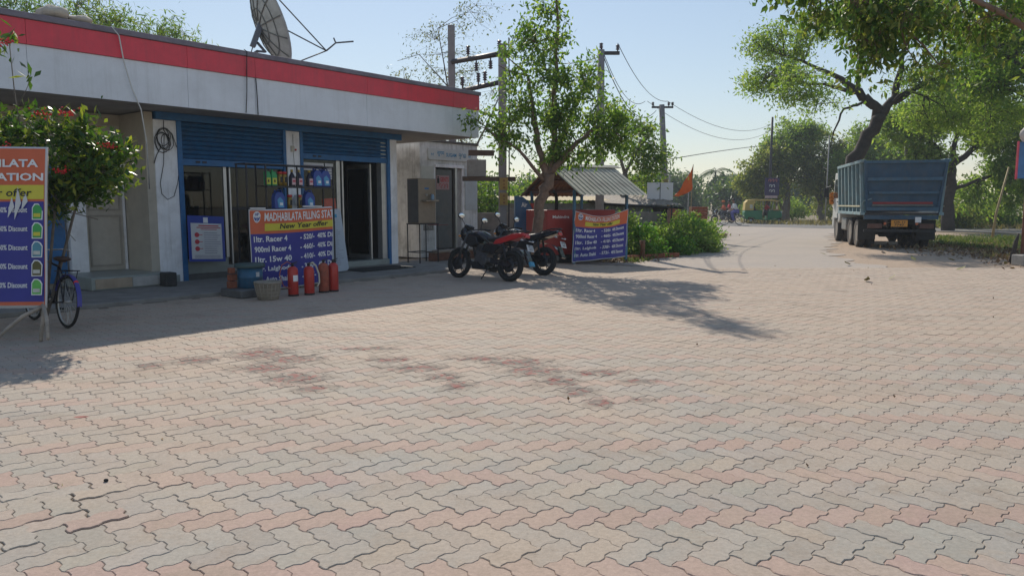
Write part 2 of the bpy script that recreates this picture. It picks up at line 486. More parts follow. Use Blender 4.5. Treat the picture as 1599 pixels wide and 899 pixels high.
# ---- interlocking zigzag pavers, herringbone at 45 degrees to the rows
def paver_mat(name, individual):
    m = bpy.data.materials.new(name); m.use_nodes = True
    nt = m.node_tree; N = nt.nodes; L = nt.links; b = N["Principled BSDF"]; b.inputs["Roughness"].default_value = .88
    geo = N.new("ShaderNodeNewGeometry")
    if individual:
        src = N.new("ShaderNodeObjectInfo"); base = src.outputs["Color"]
    else:
        src = N.new("ShaderNodeAttribute"); src.attribute_name = "paint"; base = src.outputs["Color"]
    def noise(sc, det=7, ro=.65, vec=None):
        a = N.new("ShaderNodeTexNoise"); a.inputs["Scale"].default_value = sc; a.inputs["Detail"].default_value = det; a.inputs["Roughness"].default_value = ro
        L.new(vec or geo.outputs["Position"], a.inputs["Vector"]); return a.outputs["Fac"]
    def rng_(x, a, b_, c, d):
        r = N.new("ShaderNodeMapRange"); r.inputs[1].default_value=a; r.inputs[2].default_value=b_; r.inputs[3].default_value=c; r.inputs[4].default_value=d
        L.new(x, r.inputs[0]); return r.outputs[0]
    def mixc(f, a, colr):
        q = N.new("ShaderNodeMix"); q.data_type='RGBA'; L.new(f, q.inputs[0]); L.new(a, q.inputs[6])
        q.inputs[7].default_value = (*colr,1); return q.outputs[2]
    def mul(a, b_):
        q = N.new("ShaderNodeMath"); q.operation='MULTIPLY'
        for i, x in enumerate((a, b_)):
            if isinstance(x, float): q.inputs[i].default_value = x
            else: L.new(x, q.inputs[i])
        return q.outputs[0]
    # dust tone in broad patches
    c = mixc(rng_(noise(.55, 6), .40, .64, .12, .70), base, (.45,.345,.26))
    far_ = N.new('ShaderNodeSeparateXYZ'); L.new(geo.outputs['Position'], far_.inputs[0])
    c = mixc(rng_(far_.outputs['Y'], 4.5, 9.5, 0., .55), c, (.49,.375,.28))      # drier, sandier ground towards the shop
    c = mixc(rng_(noise(1.3, 10, .75), .52, .66, 0., .7), c, (.31,.24,.18))       # worn dirty tracks across the blocks
    c = mixc(rng_(noise(3.2, 8, .75), .52, .72, 0., .5), c, (.40,.31,.225))
    sc = N.new("ShaderNodeVectorMath"); sc.operation='SCALE'; L.new(c, sc.inputs[0]); L.new(rng_(noise(38, 8, .75), .3, .7, .80, 1.16), sc.inputs["Scale"]); c = sc.outputs[0]
    # paint / betel stains, at the places where they lie
    def blob(x, y, rx, ry):
        q = N.new("ShaderNodeVectorMath"); q.operation='SUBTRACT'; L.new(geo.outputs["Position"], q.inputs[0]); q.inputs[1].default_value=(x,y,0)
        d = N.new("ShaderNodeVectorMath"); d.operation='DIVIDE'; L.new(q.outputs[0], d.inputs[0]); d.inputs[1].default_value=(rx,ry,1)
        l = N.new("ShaderNodeVectorMath"); l.operation='LENGTH'; L.new(d.outputs[0], l.inputs[0])
        return rng_(l.outputs["Value"], .0, 1., 1., 0.)
    def union(bs):
        o = bs[0]
        for x in bs[1:]:
            q = N.new("ShaderNodeMath"); q.operation='MAXIMUM'; L.new(o, q.inputs[0]); L.new(x, q.inputs[1]); o = q.outputs[0]
        return o
    spots = [(-2.5,7.25,.5,.55),(-2.1,7.0,.5,.35),(-2.25,6.6,.45,.35),(-1.85,6.2,.42,.40),(-1.6,5.85,.25,.2),(-3.0,6.95,.35,.3),(-3.35,6.7,.25,.2),(-1.5,7.5,.6,.16),
             (-1.15,6.95,.4,.25),(-.85,6.6,.45,.28),(-.6,6.25,.3,.22),(-.45,5.95,.22,.25),(-.3,7.0,.5,.2),(.05,6.85,.5,.3),(.2,6.5,.45,.35),(.4,6.1,.28,.3),(.52,5.75,.2,.3),(.65,5.4,.17,.25),(.75,6.4,.45,.2),(1.1,6.1,.3,.14),(1.0,5.5,.2,.1)]
    reg = union([blob(x, y, rx*1.35, ry*1.35) for x, y, rx, ry in spots])
    def stain(sc_, lo, colr, amt, cc):
        q = N.new("ShaderNodeMath"); q.operation='ADD'; L.new(noise(sc_, 9, .72), q.inputs[0])
        s2 = rng_(reg, 0., .8, -.15, .14); L.new(s2, q.inputs[1])
        return mixc(rng_(q.outputs[0], lo, lo+.05, 0., amt), cc, colr)
    c = stain(3.4, .51, (.25,.195,.15), .55, c)
    c = stain(9.0, .56, (.13,.11,.095), .68, c)
    c = stain(10.3, .638, (.31,.075,.06), .7, c)
    sp = blob(-3.02, 5.05, .10, .05)
    c = mixc(rng_(sp, .4, .6, 0., .75), c, (.30,.05,.04))
    L.new(c, b.inputs["Base Color"])
    bp = N.new("ShaderNodeBump"); bp.inputs["Strength"].default_value=.35; bp.inputs["Distance"].default_value=.006
    L.new(noise(60, 6), bp.inputs["Height"]); L.new(bp.outputs[0], b.inputs["Normal"])
    return m
PVI, PVM = paver_mat("paver_concrete", True), paver_mat("paver_concrete_field", False)
WP = .125
def edge_pts(a, b, amp, fine):
    a, b = np.array(a, float), np.array(b, float)
    d = b-a
    # displacement direction and sign depend only on the lattice edge, so neighbours share the joint
    if abs(d[0]) > abs(d[1]): nrm = np.array([0, 1.]); fwd = d[0] > 0; sgn = 1.
    else: nrm = np.array([1., 0]); fwd = d[1] > 0; sgn = -1.
    prof = ((.10,.9),(.40,1.),(.60,-1.),(.90,-.9)) if fine else ((.25,1.),(.75,-1.))
    if not fwd: prof = tuple((1-t, h) for t, h in prof[::-1])
    out = [a]
    for t, h in prof:
        tt = t
        out.append(a + d*tt + nrm*(h*sgn*amp))
    return out
def paver_outline(kind, fine):
    c = [(0,0),(1,0),(2,0),(2,1),(1,1),(0,1)] if kind == 0 else [(0,0),(1,0),(1,1),(1,2),(0,2),(0,1)]
    pts = []
    for i in range(6): pts += edge_pts(c[i], c[(i+1)%6], .075, fine)
    P = np.array(pts)
    ctr = np.array([1,.5]) if kind == 0 else np.array([.5,1])
    return P, ctr
def paver_geo(kind, fine, gap=.0010, bev=.0032):
    P, ctr = paver_outline(kind, fine)
    P = (P-ctr)*WP
    n = len(P)
    # inward normals
    nx = np.roll(P,-1,0)-np.roll(P,1,0); nx /= np.linalg.norm(nx,axis=1)[:,None]
    inn = np.stack([-nx[:,1], nx[:,0]],1)
    A = P + inn*(gap+bev); B = P + inn*gap
    V = np.zeros((3*n,3)) if fine else np.zeros((2*n,3))
    V[:n,:2] = A
    V[n:2*n,:2] = B; V[n:2*n,2] = -.0032 if fine else -.0045
    F = [tuple(range(n))] + [(i, n+i, n+(i+1)%n, (i+1)%n) for i in range(n)]
    if fine:
        V[2*n:,:2] = B; V[2*n:,2] = -.02
        F += [(n+i, 2*n+i, 2*n+(i+1)%n, n+(i+1)%n) for i in range(n)]
    return V, F
rows = []
rot45 = R(-45 + 1.0)
ca, sa = math.cos(rot45), math.sin(rot45)
lim = 190
cand = []
for i in range(-lim, lim):
    for j in range(-lim, lim):
        c4 = (i-j) % 4
        if c4 == 0: k, cx, cy = 0, i+1, j+.5
        elif c4 == 3: k, cx, cy = 1, i+.5, j+1
        else: continue
        X = (cx*ca - cy*sa)*WP; Y = (cx*sa + cy*ca)*WP + 10.31
        if Y < 1.75 or Y > 20 or X > .72*Y + 4.2 or X < -.72*Y - 1.9: continue
        s_, n_ = to_sn(X, Y)
        if n_ < 2.22 + .0*s_ and s_ < 5.3: 
            if n_ < 2.22: continue
        if Y > 17.2 + max(0, (4-X))*.45: continue
        if X > 4 and Y > 17.2: continue
        row = (i - j)                              # c: 0 or -1 mod 4 -> row index
        ridx = 2*((row - (0 if k == 0 else 3))//4) + (0 if k == 0 else 1) + (2 if k else 0)*0
        cand.append((Y, X, k, ridx))
cand.sort()
gp = np.random.default_rng(3)
geos = {(k, fi): paver_geo(k, fi) for k in (0,1) for fi in (True, False)}
paving = bpy.data.objects.new("paving", None)
COL.objects.link(paving); paving["kind"] = "structure"
def paver_col(ridx, X, Y):
    if ridx % 3 == 0: base = np.array([.39,.272,.228])*gp.uniform(.92,1.08) + gp.normal(0,.004,3)
    else: base = np.array([.328,.308,.268])*gp.uniform(.90,1.10) + gp.normal(0,.003,3)
    if ridx % 3 and gp.random() < .05: base = np.array([.385,.33,.265])
    if ridx % 3 == 0 and gp.random() < .3: base = np.array([.385,.315,.265])
    return base
def inview(X, Y): return abs(X) < .70*Y + .05 and Y > 2.75
ind = [c for c in cand if inview(c[1], c[0])][:300]
indset = set(ind)
shared = {}
for k in (0,1):
    V, F = geos[(k, True)]
    me = bpy.data.meshes.new("paver"); me.from_pydata([tuple(q) for q in V], [], F); me.materials.append(PVI); me.update(); shared[k] = me
VV, FF, CC = [], [], []
off = 0
for c in cand:
    Y, X, k, ridx = c
    col = paver_col(ridx, X, Y)
    dz = max(-.0014, gp.normal(0, .0010)); tx, ty = np.clip(gp.normal(0, .004, 2), -.008, .008); rz = gp.normal(0, .008)
    dd_ = math.hypot(X+2.32, (Y-3.45)*1.0)
    if dd_ < .40: dz += .0015+abs(gp.normal(0, .003)); tx += gp.normal(0,.012); ty += gp.normal(0,.012); X += gp.normal(0,.005); Y += gp.normal(0,.006)
    if c in indset:
        o = bpy.data.objects.new("paver", shared[k]); COL.objects.link(o)
        o.location = (X, Y, dz); o.rotation_euler = (tx, ty, rot45+rz); o.color = (*col, 1); o.parent = paving
        continue
    V, F = geos[(k, Y < 6.5)]
    cr_, sr_ = math.cos(rot45+rz), math.sin(rot45+rz)
    x = V[:,0]*cr_ - V[:,1]*sr_; y = V[:,0]*sr_ + V[:,1]*cr_
    z = V[:,2] + dz + tx*V[:,1] - ty*V[:,0]
    VV.append(np.stack([x+X, y+Y, z],1)); FF.append((F, off)); CC.append(np.tile(np.append(col,1), (len(V),1))); off += len(V)
me = bpy.data.meshes.new("paver_field")
me.from_pydata(np.concatenate(VV).tolist(), [], [tuple(i+o_ for i in f) for F, o_ in FF for f in F])
at_ = me.attributes.new("paint", 'FLOAT_COLOR', 'POINT'); at_.data.foreach_set("color", np.concatenate(CC).astype(np.float32).ravel())
me.materials.append(PVM); me.update()
pf = put("paver_field", me, None, paving); pf["kind"] = "stuff"
print("pavers", len(cand))

# raised shop apron with its kerb edge
apron = MB().prism([(-7.5,-2.12),(4.9,-2.12),(5.25,-1.9),(5.9,-1.0),(7.4,-.9),(7.4,.4),(-7.5,.4)], -.04, .055, 'z')
o = put("apron", apron.mesh("apron"), M("apron_cement", (.25,.235,.215), .9, var=.22, scale=3, bump=.5, dirt=.5, dcol=(.15,.13,.12)), None, BL(0,0), (0,0,BR), .012); o["kind"]="structure"

# ------------------------------------------------------------------ the filling station building
B = thing("station_building", "long single storey white shop building with red fascia band and blue rolling shutters", "building", BL(0,0), BR)
def wallbox(name, x0, x1, y0, y1, z0, z1, m, bevel=0, par=None): return part(name, MB().boxb(x0,x1,y0,y1,z0,z1), m, par or B, bevel)
# local: x along the front, y into the building (front plane y=0), z up
wallbox("side_wall", 5.08, 5.30, .22, 5.5, 0, 3.1, whitep)
wallbox("rear_wall", -7.5, 5.30, 5.5, 5.7, 0, 3.1, whitep)
wallbox("partition_wall", -.60, -.46, .30, 5.5, 0, 3.1, whitep)
wallbox("shade_lining", 5.05, 5.078, .23, 4.19, .18, 2.97, dark)  # added dark sheets over the pale inner walls, indoor shade put in as colour
wallbox("shade_lining", -.459, -.44, .31, 4.19, .18, 2.97, dark)
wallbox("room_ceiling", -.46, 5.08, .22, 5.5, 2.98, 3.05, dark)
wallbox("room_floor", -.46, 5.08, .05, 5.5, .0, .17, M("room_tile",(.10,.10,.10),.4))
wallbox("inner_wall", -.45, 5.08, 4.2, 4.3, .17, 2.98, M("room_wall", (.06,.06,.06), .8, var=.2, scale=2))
wallbox("soffit", -7.5, 7.14, -.96, 5.7, 3.12, 3.19, M("soffit_paint", (.34,.32,.30), .85, var=.2, scale=2, dirt=.4))
wallbox("roof_slab", -7.5, 7.12, -.96, 5.7, 3.19, 4.02, concrete)
wallbox("roof_coping", -7.55, 7.18, -1.06, 5.75, 4.125, 4.215, roofc, .01)
# fascia in panels with open joints
joints = [-7.5,-5.1,-2.7,-.3,.98,3.6,6.22,7.15]
for i in range(len(joints)-1):
    a, b = joints[i]+.003, joints[i+1]-.003
    wallbox("fascia_panel", a, b, -1.00, -.965, 3.11, 3.766, white)
    wallbox("red_panel", a, b, -1.025, -.965, 3.772, 4.12, redp)
wallbox("end_panel", 7.125, 7.15, -.964, 5.7, 3.11, 3.766, white)
wallbox("red_end_panel", 7.125, 7.17, -.964, 5.7, 3.772, 4.12, redp)
# pillars and blue steelwork of the shop front
wallbox("pillar", -.45, -.03, 0, .30, 0, 2.98, whitep, .012)
wallbox("pillar_skirting", -.452, -.10, -.006, .02, .02, .18, tile)
wallbox("pillar", 2.27, 2.61, 0, .28, 0, 2.98, whitep, .01)
wallbox("pillar", 5.10, 5.31, -.02, .215, 0, 3.1, whitep, .012)
wallbox("lintel_band", -.42, 5.45, -.05, .21, 2.985, 3.118, blue, .006)
for (x0, x1) in ((-.03,.06),(2.20,2.27),(2.612,2.68),(5.02,5.098)):
    wallbox("shutter_guide", x0, x1, -.02, .06, .05, 2.985, blue, .005)
def shutter(x0, x1, zb, zt):
    mb = MB(); n = int((zt-zb-.12)/.075); h = (zt-zb-.12)/n
    for i in range(n):
        z = zb+.12+i*h
        prof = [(.05, z), (.022, z+h*.18), (.01, z+h*.5), (.022, z+h*.82), (.05, z+h)]
        for j in range(4):
            a, b = prof[j], prof[j+1]
            mb.add([(x0,a[0],a[1]),(x1,a[0],a[1]),(x1,b[0],b[1]),(x0,b[0],b[1])],[(0,1,2,3)], True)
    p = part("shutter_curtain", mb, blued, B, stuff=True)
    bb = part("bottom_bar", MB().boxb(x0, x1, .0, .045, zb, zb+.12), blue, B, .006)
    for x in (x0+.25, x0+.38): part("latch", MB().boxb(x, x+.08, -.014, -.001, zb+.05, zb+.085), darkmetal, bb)
    return p
shutter(.062, 2.198, 2.19, 2.98)
shutter(2.682, 5.018, 2.43, 2.98)
# glazing and base walls
wallbox("dwarf_wall", .062, .93, .07, .2, .0, .44, tile)
wallbox("dwarf_wall", .93, 2.198, .07, .2, .0, .30, tile)
wallbox("dwarf_wall", 2.685, 3.62, .07, .2, .0, .40, tile)
wallbox("mullion", .90, .965, .08, .14, .445, 2.95, alum, .004)
wallbox("mullion", 1.02, 1.05, .08, .14, .31, 2.95, alum, .004)
wallbox("mullion", 3.60, 3.70, .08, .15, .41, 2.95, alum, .004)
wallbox("mullion", 3.76, 3.80, .09, .15, .18, 2.95, alum, .004)
wallbox("window_pane", .07, .895, .105, .113, .45, 2.95, GL)
wallbox("window_pane", 1.055, 2.19, .105, .113, .31, 2.95, GL)
wallbox("window_pane", 2.69, 3.595, .105, .113, .41, 2.95, GL)
wallbox("window_rail", 1.055, 2.19, .09, .13, 1.36, 1.42, darkmetal)
# doorway: threshold, jamb, glass leaf folded inwards
wallbox("threshold", 3.62, 5.018, -.03, .25, .056, .185, tile, .01)
dr = wallbox("glass_door", 4.62, 4.66, .16, 1.0, .19, 2.4, alum)
part("pane", MB().boxb(4.60, 4.612, .22, .94, .3, 2.3), GL, dr)
wallbox("door_jamb", 4.86, 5.015, .03, .2, .19, 2.95, alum, .004)
# recessed entrance on the left with a cream door, blue door and steps
wallbox("recess_wall", -7.5, -.60, .98, 1.1, 0, 3.1, cream)
wallbox("recess_side_wall", -.601, -.452, .01, .975, .02, 3.1, cream)
wallbox("steps", -1.80, -.46, -.42, .975, .056, .27, tile, .015)
wallbox("step_riser", -1.74, -1.15, -.432, -.421, .08, .24, M("beige_tile", (.42,.33,.24), .5, var=.15, dirt=.3))
wallbox("step_riser", -1.14, -.48, -.432, -.421, .08, .24, M("pale_tile", (.45,.44,.42), .5, var=.15, dirt=.3))
d1 = wallbox("entrance_door", -1.30, -.66, .93, .975, .275, 2.35, M("cream_door", (.50,.45,.38), .55, var=.08, dirt=.2))
for (x0,x1,z0,z1) in ((-1.26,-.70,.35,1.28),(-1.26,-.70,1.36,2.28)):
    m_ = MB()
    for a in ((x0,x1,z0,z0+.03),(x0,x1,z1-.03,z1),(x0,x0+.03,z0+.03,z1-.03),(x1-.03,x1,z0+.03,z1-.03)): m_.boxb(a[0],a[1],.91,.929,a[2],a[3])
    part("moulding", m_, M("door_trim", (.36,.32,.27), .6), d1)
wallbox("door_frame", -.66, -.62, .90, .978, .272, 2.40, whitep)
wallbox("white_pier", -1.62, -1.34, .80, .979, .02, 2.15, whitep)
bd = wallbox("blue_door", -2.75, -1.66, .90, .976, .1, 2.2, blue)
part("handle", MB().boxb(-1.80,-1.72,.87,.899,1.12,1.14), darkmetal, bd)
# painted sign above the entrance
sg = wallbox("painted_sign", -2.3, -.62, .955, .978, 2.52, 2.90, M("sign_cream", (.50,.47,.42), .7, var=.06, dirt=.2))
text("SUGAM", blk, sg, (-1.98,.950,2.64), height=.14, bold=.01)
odia(-1.20, 2.655, .13, blk, sg, .008, .948)
for z in (2.55, 2.86): part("red_line", MB().boxb(-1.25,-.85,.950,.954,z,z+.012), M("sign_red",(.5,.04,.04),.6), sg)

def emblem(parent, x, y, z, h, warp=None):
    """round white disc with the two letters above a pair of blue wings"""
    wd = h*.78
    ps = [(x+wd*.5*math.cos(a)*(1 if math.sin(a)>0 else .92), z+h*.08+h*.5*math.sin(a)*(1 if math.sin(a)>0 else 1.12)) for a in [2*math.pi*i/24 for i in range(24)]]
    def P(mb, mat, nm):
        me = mb.mesh(nm)
        if warp:
            for q in me.vertices: q.co = warp(q.co)
        return put(nm, me, mat, parent)
    e = MB(); e.add([(a, y, b) for a, b in ps], [tuple(range(24))]); root = P(e, wht, "emblem")
    navy = M("navy_print", (.02,.05,.28), .6, var=.05)
    wg = MB()
    for s in (-1, 1):
        q = [(x+s*wd*.04, z-h*.42), (x+s*wd*.10, z-h*.12), (x+s*wd*.42, z+h*.12), (x+s*wd*.34, z-h*.12)]
        wg.add([(a, y-.002, b) for a, b in q], [(0,1,2,3)])
        q = [(x+s*wd*.02, z-h*.30), (x+s*wd*.03, z-h*.02), (x+s*wd*.2, z+h*.07), (x+s*wd*.1, z-h*.1)]
        wg.add([(a, y-.0025, b) for a, b in q], [(0,1,2,3)])
    P(wg, navy, "wings")
    me = text_mesh("HP", width=wd*.5, height=h*.28, bold=.03, align='CENTER')
    for q in me.vertices:
        q.co = Vector((q.co.x+x, y-.003, q.co.z+z+h*.16))
        if warp: q.co = warp(q.co)
    put("lettering", me, navy, parent)
emblem(sg, -.76, .945, 2.70, .17)

# inside the shop: desk and shelves seen through the glass
it = thing("display_shelf", "tall dark shelving with goods seen through the left shop window", "shelf", BL(.5,-1.6,.17), BR)
part("frame", MB().boxb(-.8,-.76,0,.35,0,2).boxb(.96,1.0,0,.35,0,2).boxb(-.8,1,.33,.35,0,2), dark, it)
for z in (.3,.75,1.2,1.6): part("shelf", MB().boxb(-.76,.96,0,.33,z,z+.02), darkmetal, it)
gm = [M("goods_red",(.20,.03,.03),.6), M("goods_green",(.02,.12,.07),.6), M("goods_grey",(.12,.12,.13),.6)]
for z, m_ in ((1.62,gm[0]),(1.22,gm[1]),(.77,gm[2]),(.32,gm[2])):
    g_ = MB(); x = -.72
    while x < .85:
        w_ = random.uniform(.06,.14); h_ = random.uniform(.12,.3); g_.boxb(x, x+w_, .04, .26, z, z+h_); x += w_+random.uniform(.01,.09)
    part("boxes", g_, m_, it, stuff=True)
dk = thing("shop_desk", "dark counter desk standing inside behind the open shop doorway", "desk", BL(3.0,-2.4,.17), BR)
part("top", MB().boxb(-.9,.9,0,.6,.74,.78), M("desk_wood",(.10,.06,.035),.5), dk, .004)
part("front_panel", MB().boxb(-.88,.88,.03,.06,0,.74), M("desk_wood"), dk)
for x in (-.86,.80): part("leg", MB().boxb(x,x+.06,.1,.56,0,.74), M("desk_wood"), dk)

# ------------------------------------------------------------------ things on and round the shop front
ORANGE = M("banner_orange", (.62,.13,.05), .55, var=.08, scale=3)
YEL = M("banner_yellow", (.62,.55,.05), .55, var=.06, scale=3)
NAVY = M("banner_blue", (.035,.035,.26), .55, var=.1, scale=3)
PAPER = M("banner_white", (.62,.62,.62), .6, var=.06)
LINES = [("1ltr. Racer 4", "- 520/-", "40% Discount"), ("900ml Racer 4", "- 460/-", "40% Discount"), ("1ltr. 15w 40", "- 410/-", "40% Discount"),
         ("1ltr. Lalghoda", "- 338/-", "40% Discount"), ("1ltr. Auto Shakti", "- 573/-", "40% Discount")]

# ---- oil display rack with two shelves
rk = thing("display_rack", "black metal rack with two shelves of oil bottles behind the offer banner", "rack", BL(.0,2.20,.0), BR)
# the rack stands where the banner hangs; local x right, -y out
RX0, RX1 = .0, 1.75
fr = MB()
for x in (RX0, RX0+.36, .98, RX1):
    for y in (0., .30): part("upright", MB().boxb(x-.012,x+.012,y-.009,y+.009,.0,2.14), darkmetal, rk)
for z in (2.135,): part("top_rail", MB().boxb(RX0-.02,RX1+.02,-.016,.316,z,z+.02), darkmetal, rk)
for z in (1.38,1.775): part("shelf", MB().boxb(RX0+.36,RX1,-.02,.30,z,z+.015), darkmetal, rk)
part("shelf_lip", MB().boxb(RX0+.36,RX1,-.032,-.021,1.755,1.79), darkmetal, rk)
def rackpt(x, y, z): 
    c, s = math.cos(BR), math.sin(BR); b = rk.location
    return (b.x + x*c - y*s, b.y + x*s + y*c, b.z + z)
def bottle(x, z, kind, label, y=.08):
    if kind == 'green':
        t = thing("oil_bottle", label, "bottle", rackpt(x,y,z), BR, "oil bottles on the rack")
        part("body", MB().prism([(-.045,0),(.045,0),(.045,.15),(.02,.20),(-.045,.20)], -.03, .03), M("bottle_green",(.02,.30,.10),.35,var=.06), t, .008)
        part("cap", MB().cyl((-.02,0,.20),(-.02,0,.225),.016), M("bottle_green"), t)
        part("label", MB().boxb(-.035,.035,-.034,-.031,.02,.11), M("label_yellow",(.55,.55,.06),.5), t)
        part("print", MB().boxb(-.012,.012,-.037,-.0345,.05,.085), blk, t)
    elif kind == 'can':
        t = thing("oil_can", label, "can", rackpt(x,y,z), BR, "oil bottles on the rack")
        part("body", MB().lathe([(.034,0),(.034,.17)], n=14), M("can_gold",(.42,.28,.06),.35,.4), t)
        part("lid", MB().lathe([(.037,.171),(.037,.20),(.03,.205)], n=14), M("can_red",(.5,.03,.03),.4), t)
        part("print", MB().boxb(-.02,.02,-.0375,-.035,.05,.13), blk, t)
    elif kind == 'dark':
        t = thing("oil_bottle", label, "bottle", rackpt(x,y,z), BR, "oil bottles on the rack")
        part("body", MB().lathe([(.048,0),(.05,.01),(.05,.13),(.03,.17),(.018,.19),(.018,.205)], n=14), M("bottle_dark",(.02,.015,.03),.3), t)
        part("cap", MB().cyl((0,0,.206),(0,0,.24),.02), M("cap_gold",(.45,.32,.05),.4), t)
        part("label", MB().boxb(-.032,.032,-.055,-.052,.02,.115), M("label_pink",(.62,.42,.44),.5), t)
        part("print", MB().boxb(-.024,.024,-.058,-.0555,.06,.085), M("print_red",(.5,.04,.08),.5), t)
    elif kind == 'blue':
        t = thing("oil_can", label, "can", rackpt(x,y,z), BR, "oil bottles on the rack")
        part("body", MB().prism([(-.09,0),(.09,0),(.09,.17),(.05,.235),(-.03,.25),(-.07,.22),(-.09,.16)], -.05, .05), M("jerry_blue",(.02,.06,.30),.35,var=.08), t, .012)
        part("handle", MB().tube([(-.02,0,.25),(.0,0,.275),(.05,0,.27),(.075,0,.20)], .01, 6), M("jerry_blue"), t)
        part("cap", MB().cyl((-.05,0,.235),(-.055,0,.27),.018), M("jerry_blue"), t)
        part("label", MB().prism([(-.03,.02),(.06,.02),(.05,.12),(.0,.17),(-.05,.13)], -.054, -.0515), M("label_sky",(.08,.32,.55),.4), t)
        part("print", MB().boxb(-.01,.04,-.058,-.0545,.05,.09), wht, t)
    t.scale = (1.15,1.15,1.2)
Z2, Z1 = 1.791, 1.396
for x, k, l in ((.44,'green','green oil bottle with yellow label, first on the upper rack shelf'),
                (.56,'green','green oil bottle with yellow label beside the red capped cans'),
                (.69,'can','gold oil can with red lid, left one on upper rack shelf'),
                (.78,'can','gold oil can with red lid beside the dark round bottles'),
                (.93,'dark','dark oil bottle with pink label in front of the white pillar'),
                (1.07,'dark','dark oil bottle with pink label beside the blue shutter guide'),
                (1.29,'dark','lone dark oil bottle right of the blue shutter guide on the upper shelf'),
                (1.45,'blue','blue oil can at the right of the upper rack shelf'),
                (1.62,'blue','blue oil can, last at the right end of the upper rack shelf')): bottle(x, Z2, k, l)
for x, k, l in ((.64,'blue','large blue oil can on the left of the lower rack shelf'),
                (.87,'can','gold oil can with red lid, left one on lower rack shelf'),
                (1.07,'can','gold oil can with red lid beside the right blue can below'),
                (1.26,'blue','large blue oil can on the right of the lower rack shelf')): bottle(x, Z1, k, l)

# ---- the large offer banner hung on the rack
def banner(name, label, origin, rz, W_, H_, warp, headclip=None, small=False, tails=True, hfit=None):
    t = thing(name, label, "banner", origin, rz)
    def region(nm, x0, x1, z0, z1, y, mat, nu=24, nv=10):
        mb = MB().grid(lambda u, v_: tuple(warp(Vector((x0+(x1-x0)*u, y, z0+(z1-z0)*v_)))), nu, nv)
        me = mb.mesh(nm)
        o = put(nm, me, mat, t)
        if nm == "cloth":
            sol = o.modifiers.new("thickness", 'SOLIDIFY'); sol.thickness = .002; sol.offset = 1 if False else 0
        return o
    cw = hfit or W_
    region("cloth", 0, W_, 0, H_, .006, PAPER, 40, 30)
    e = .015
    region("header_field", e, W_-e, H_*.70, H_*.985, 0, ORANGE)
    region("offer_field", W_*.17, W_-e if headclip else W_*.86, H_*.735, H_*.825, -.004, YEL)
    region("price_field", e, W_-e, H_*.02, H_*.70, 0, NAVY, 30, 24)
    emblem(t, W_*.085, -.006, H_*.90, H_*.13, warp)
    hx0, hx1 = W_*.165, (hfit or W_)*(.985 if headclip else .84)
    text("MADHABILATA FILLING STATION", wht, t, (hx0, -.006, H_*.855), width=hx1-hx0 if not headclip else (W_-hx0)*1.14, height=H_*.105, bold=.02, warp=warp, clip=W_-.01)
    text("New Year offer", blk, t, (W_*.33, -.009, H_*.755), width=W_*.60 if headclip else W_*.36, height=H_*.066, bold=.02, shear=.15, warp=warp)
    for i, (a, b, c) in enumerate(LINES):
        z = H_*(.60 - i*.125)
        sc = 1.0
        text(a, wht, t, (W_*.04, -.006, z), height=H_*.072, width=W_*(.42 if i != 0 else .38)*(1 if headclip else .9), bold=.028, warp=warp)
        text(b, wht, t, (W_*(.58 if headclip else .50), -.006, z), height=H_*.07, width=W_*.18*(1 if headclip else .9), bold=.028, warp=warp)
        text(c, wht, t, (W_*(.80 if headclip else .69), -.006, z), height=H_*.068, width=W_*(.36 if headclip else .25), bold=.028, warp=warp, clip=W_-.01)
    return t
def warp_a(p):
    # hangs in soft vertical folds and leans back a little at the foot
    x, y, z = p
    d = .012*math.sin(x*5.1+z*1.3) + .008*math.sin(x*11+z*4.2+1) + .01*math.cos(z*6+x*2)
    return Vector((x, y + d, z + .035*(x/1.47) - .012*math.sin(x*2.2)))
bo = rackpt(-.02, -.075, .02)
b1 = banner("offer_banner", "large new year offer banner hung on the oil rack behind the red extinguishers", bo, BR, 1.68, 1.37, warp_a, headclip=True)
bfold = part("folded_edge", MB().boxb(.02,.30,-.01,.015,1.375,1.40), PAPER, b1); part("folded_edge", MB().boxb(1.05,1.45,-.01,.015,1.405,1.43), PAPER, b1)

# ---- poster board leaning at the window
pb = thing("poster_board", "blue framed white notice board leaning on the left shop window", "board", BL(.02,.16,.42), 0, rot=(R(-6),R(3),BR))
part("board", MB().boxb(0,.72,0,.02,0,.86), M("board_blue",(.02,.05,.32),.5,var=.08), pb, .004)
part("sheet", MB().boxb(.05,.66,-.004,-.0005,.05,.72), PAPER, pb)
part("header_badge", MB().boxb(.30,.39,-.004,-.0005,.73,.83), wht, pb)
pr_ = M("print_red2",(.5,.03,.05),.5)
for i in range(3):
    part("red_dot", MB().lathe([(.045,0),(.045,.003)], (.16,-.008,.50-.13*i), 'y', 14), pr_, pb)
    part("arrow", MB().boxb(.205,.27,-.008,-.005,.497-.13*i,.508-.13*i), pr_, pb)
ln = MB()
for i in range(10): ln.boxb(.30,.30+random.uniform(.24,.33),-.007,-.005,.535-.042*i,.545-.042*i)
for i in range(3): ln.boxb(.10,.61,-.007,-.005,.09-.02*i+.02,.097-.02*i+.02)
part("print_lines", ln, M("print_grey",(.25,.22,.3),.6), pb)
hd = MB(); hd.boxb(.2,.6,-.007,-.005,.665,.685).boxb(.16,.64,-.007,-.005,.63,.645).boxb(.24,.56,-.007,-.005,.60,.612)
part("heading", hd, pr_, pb)
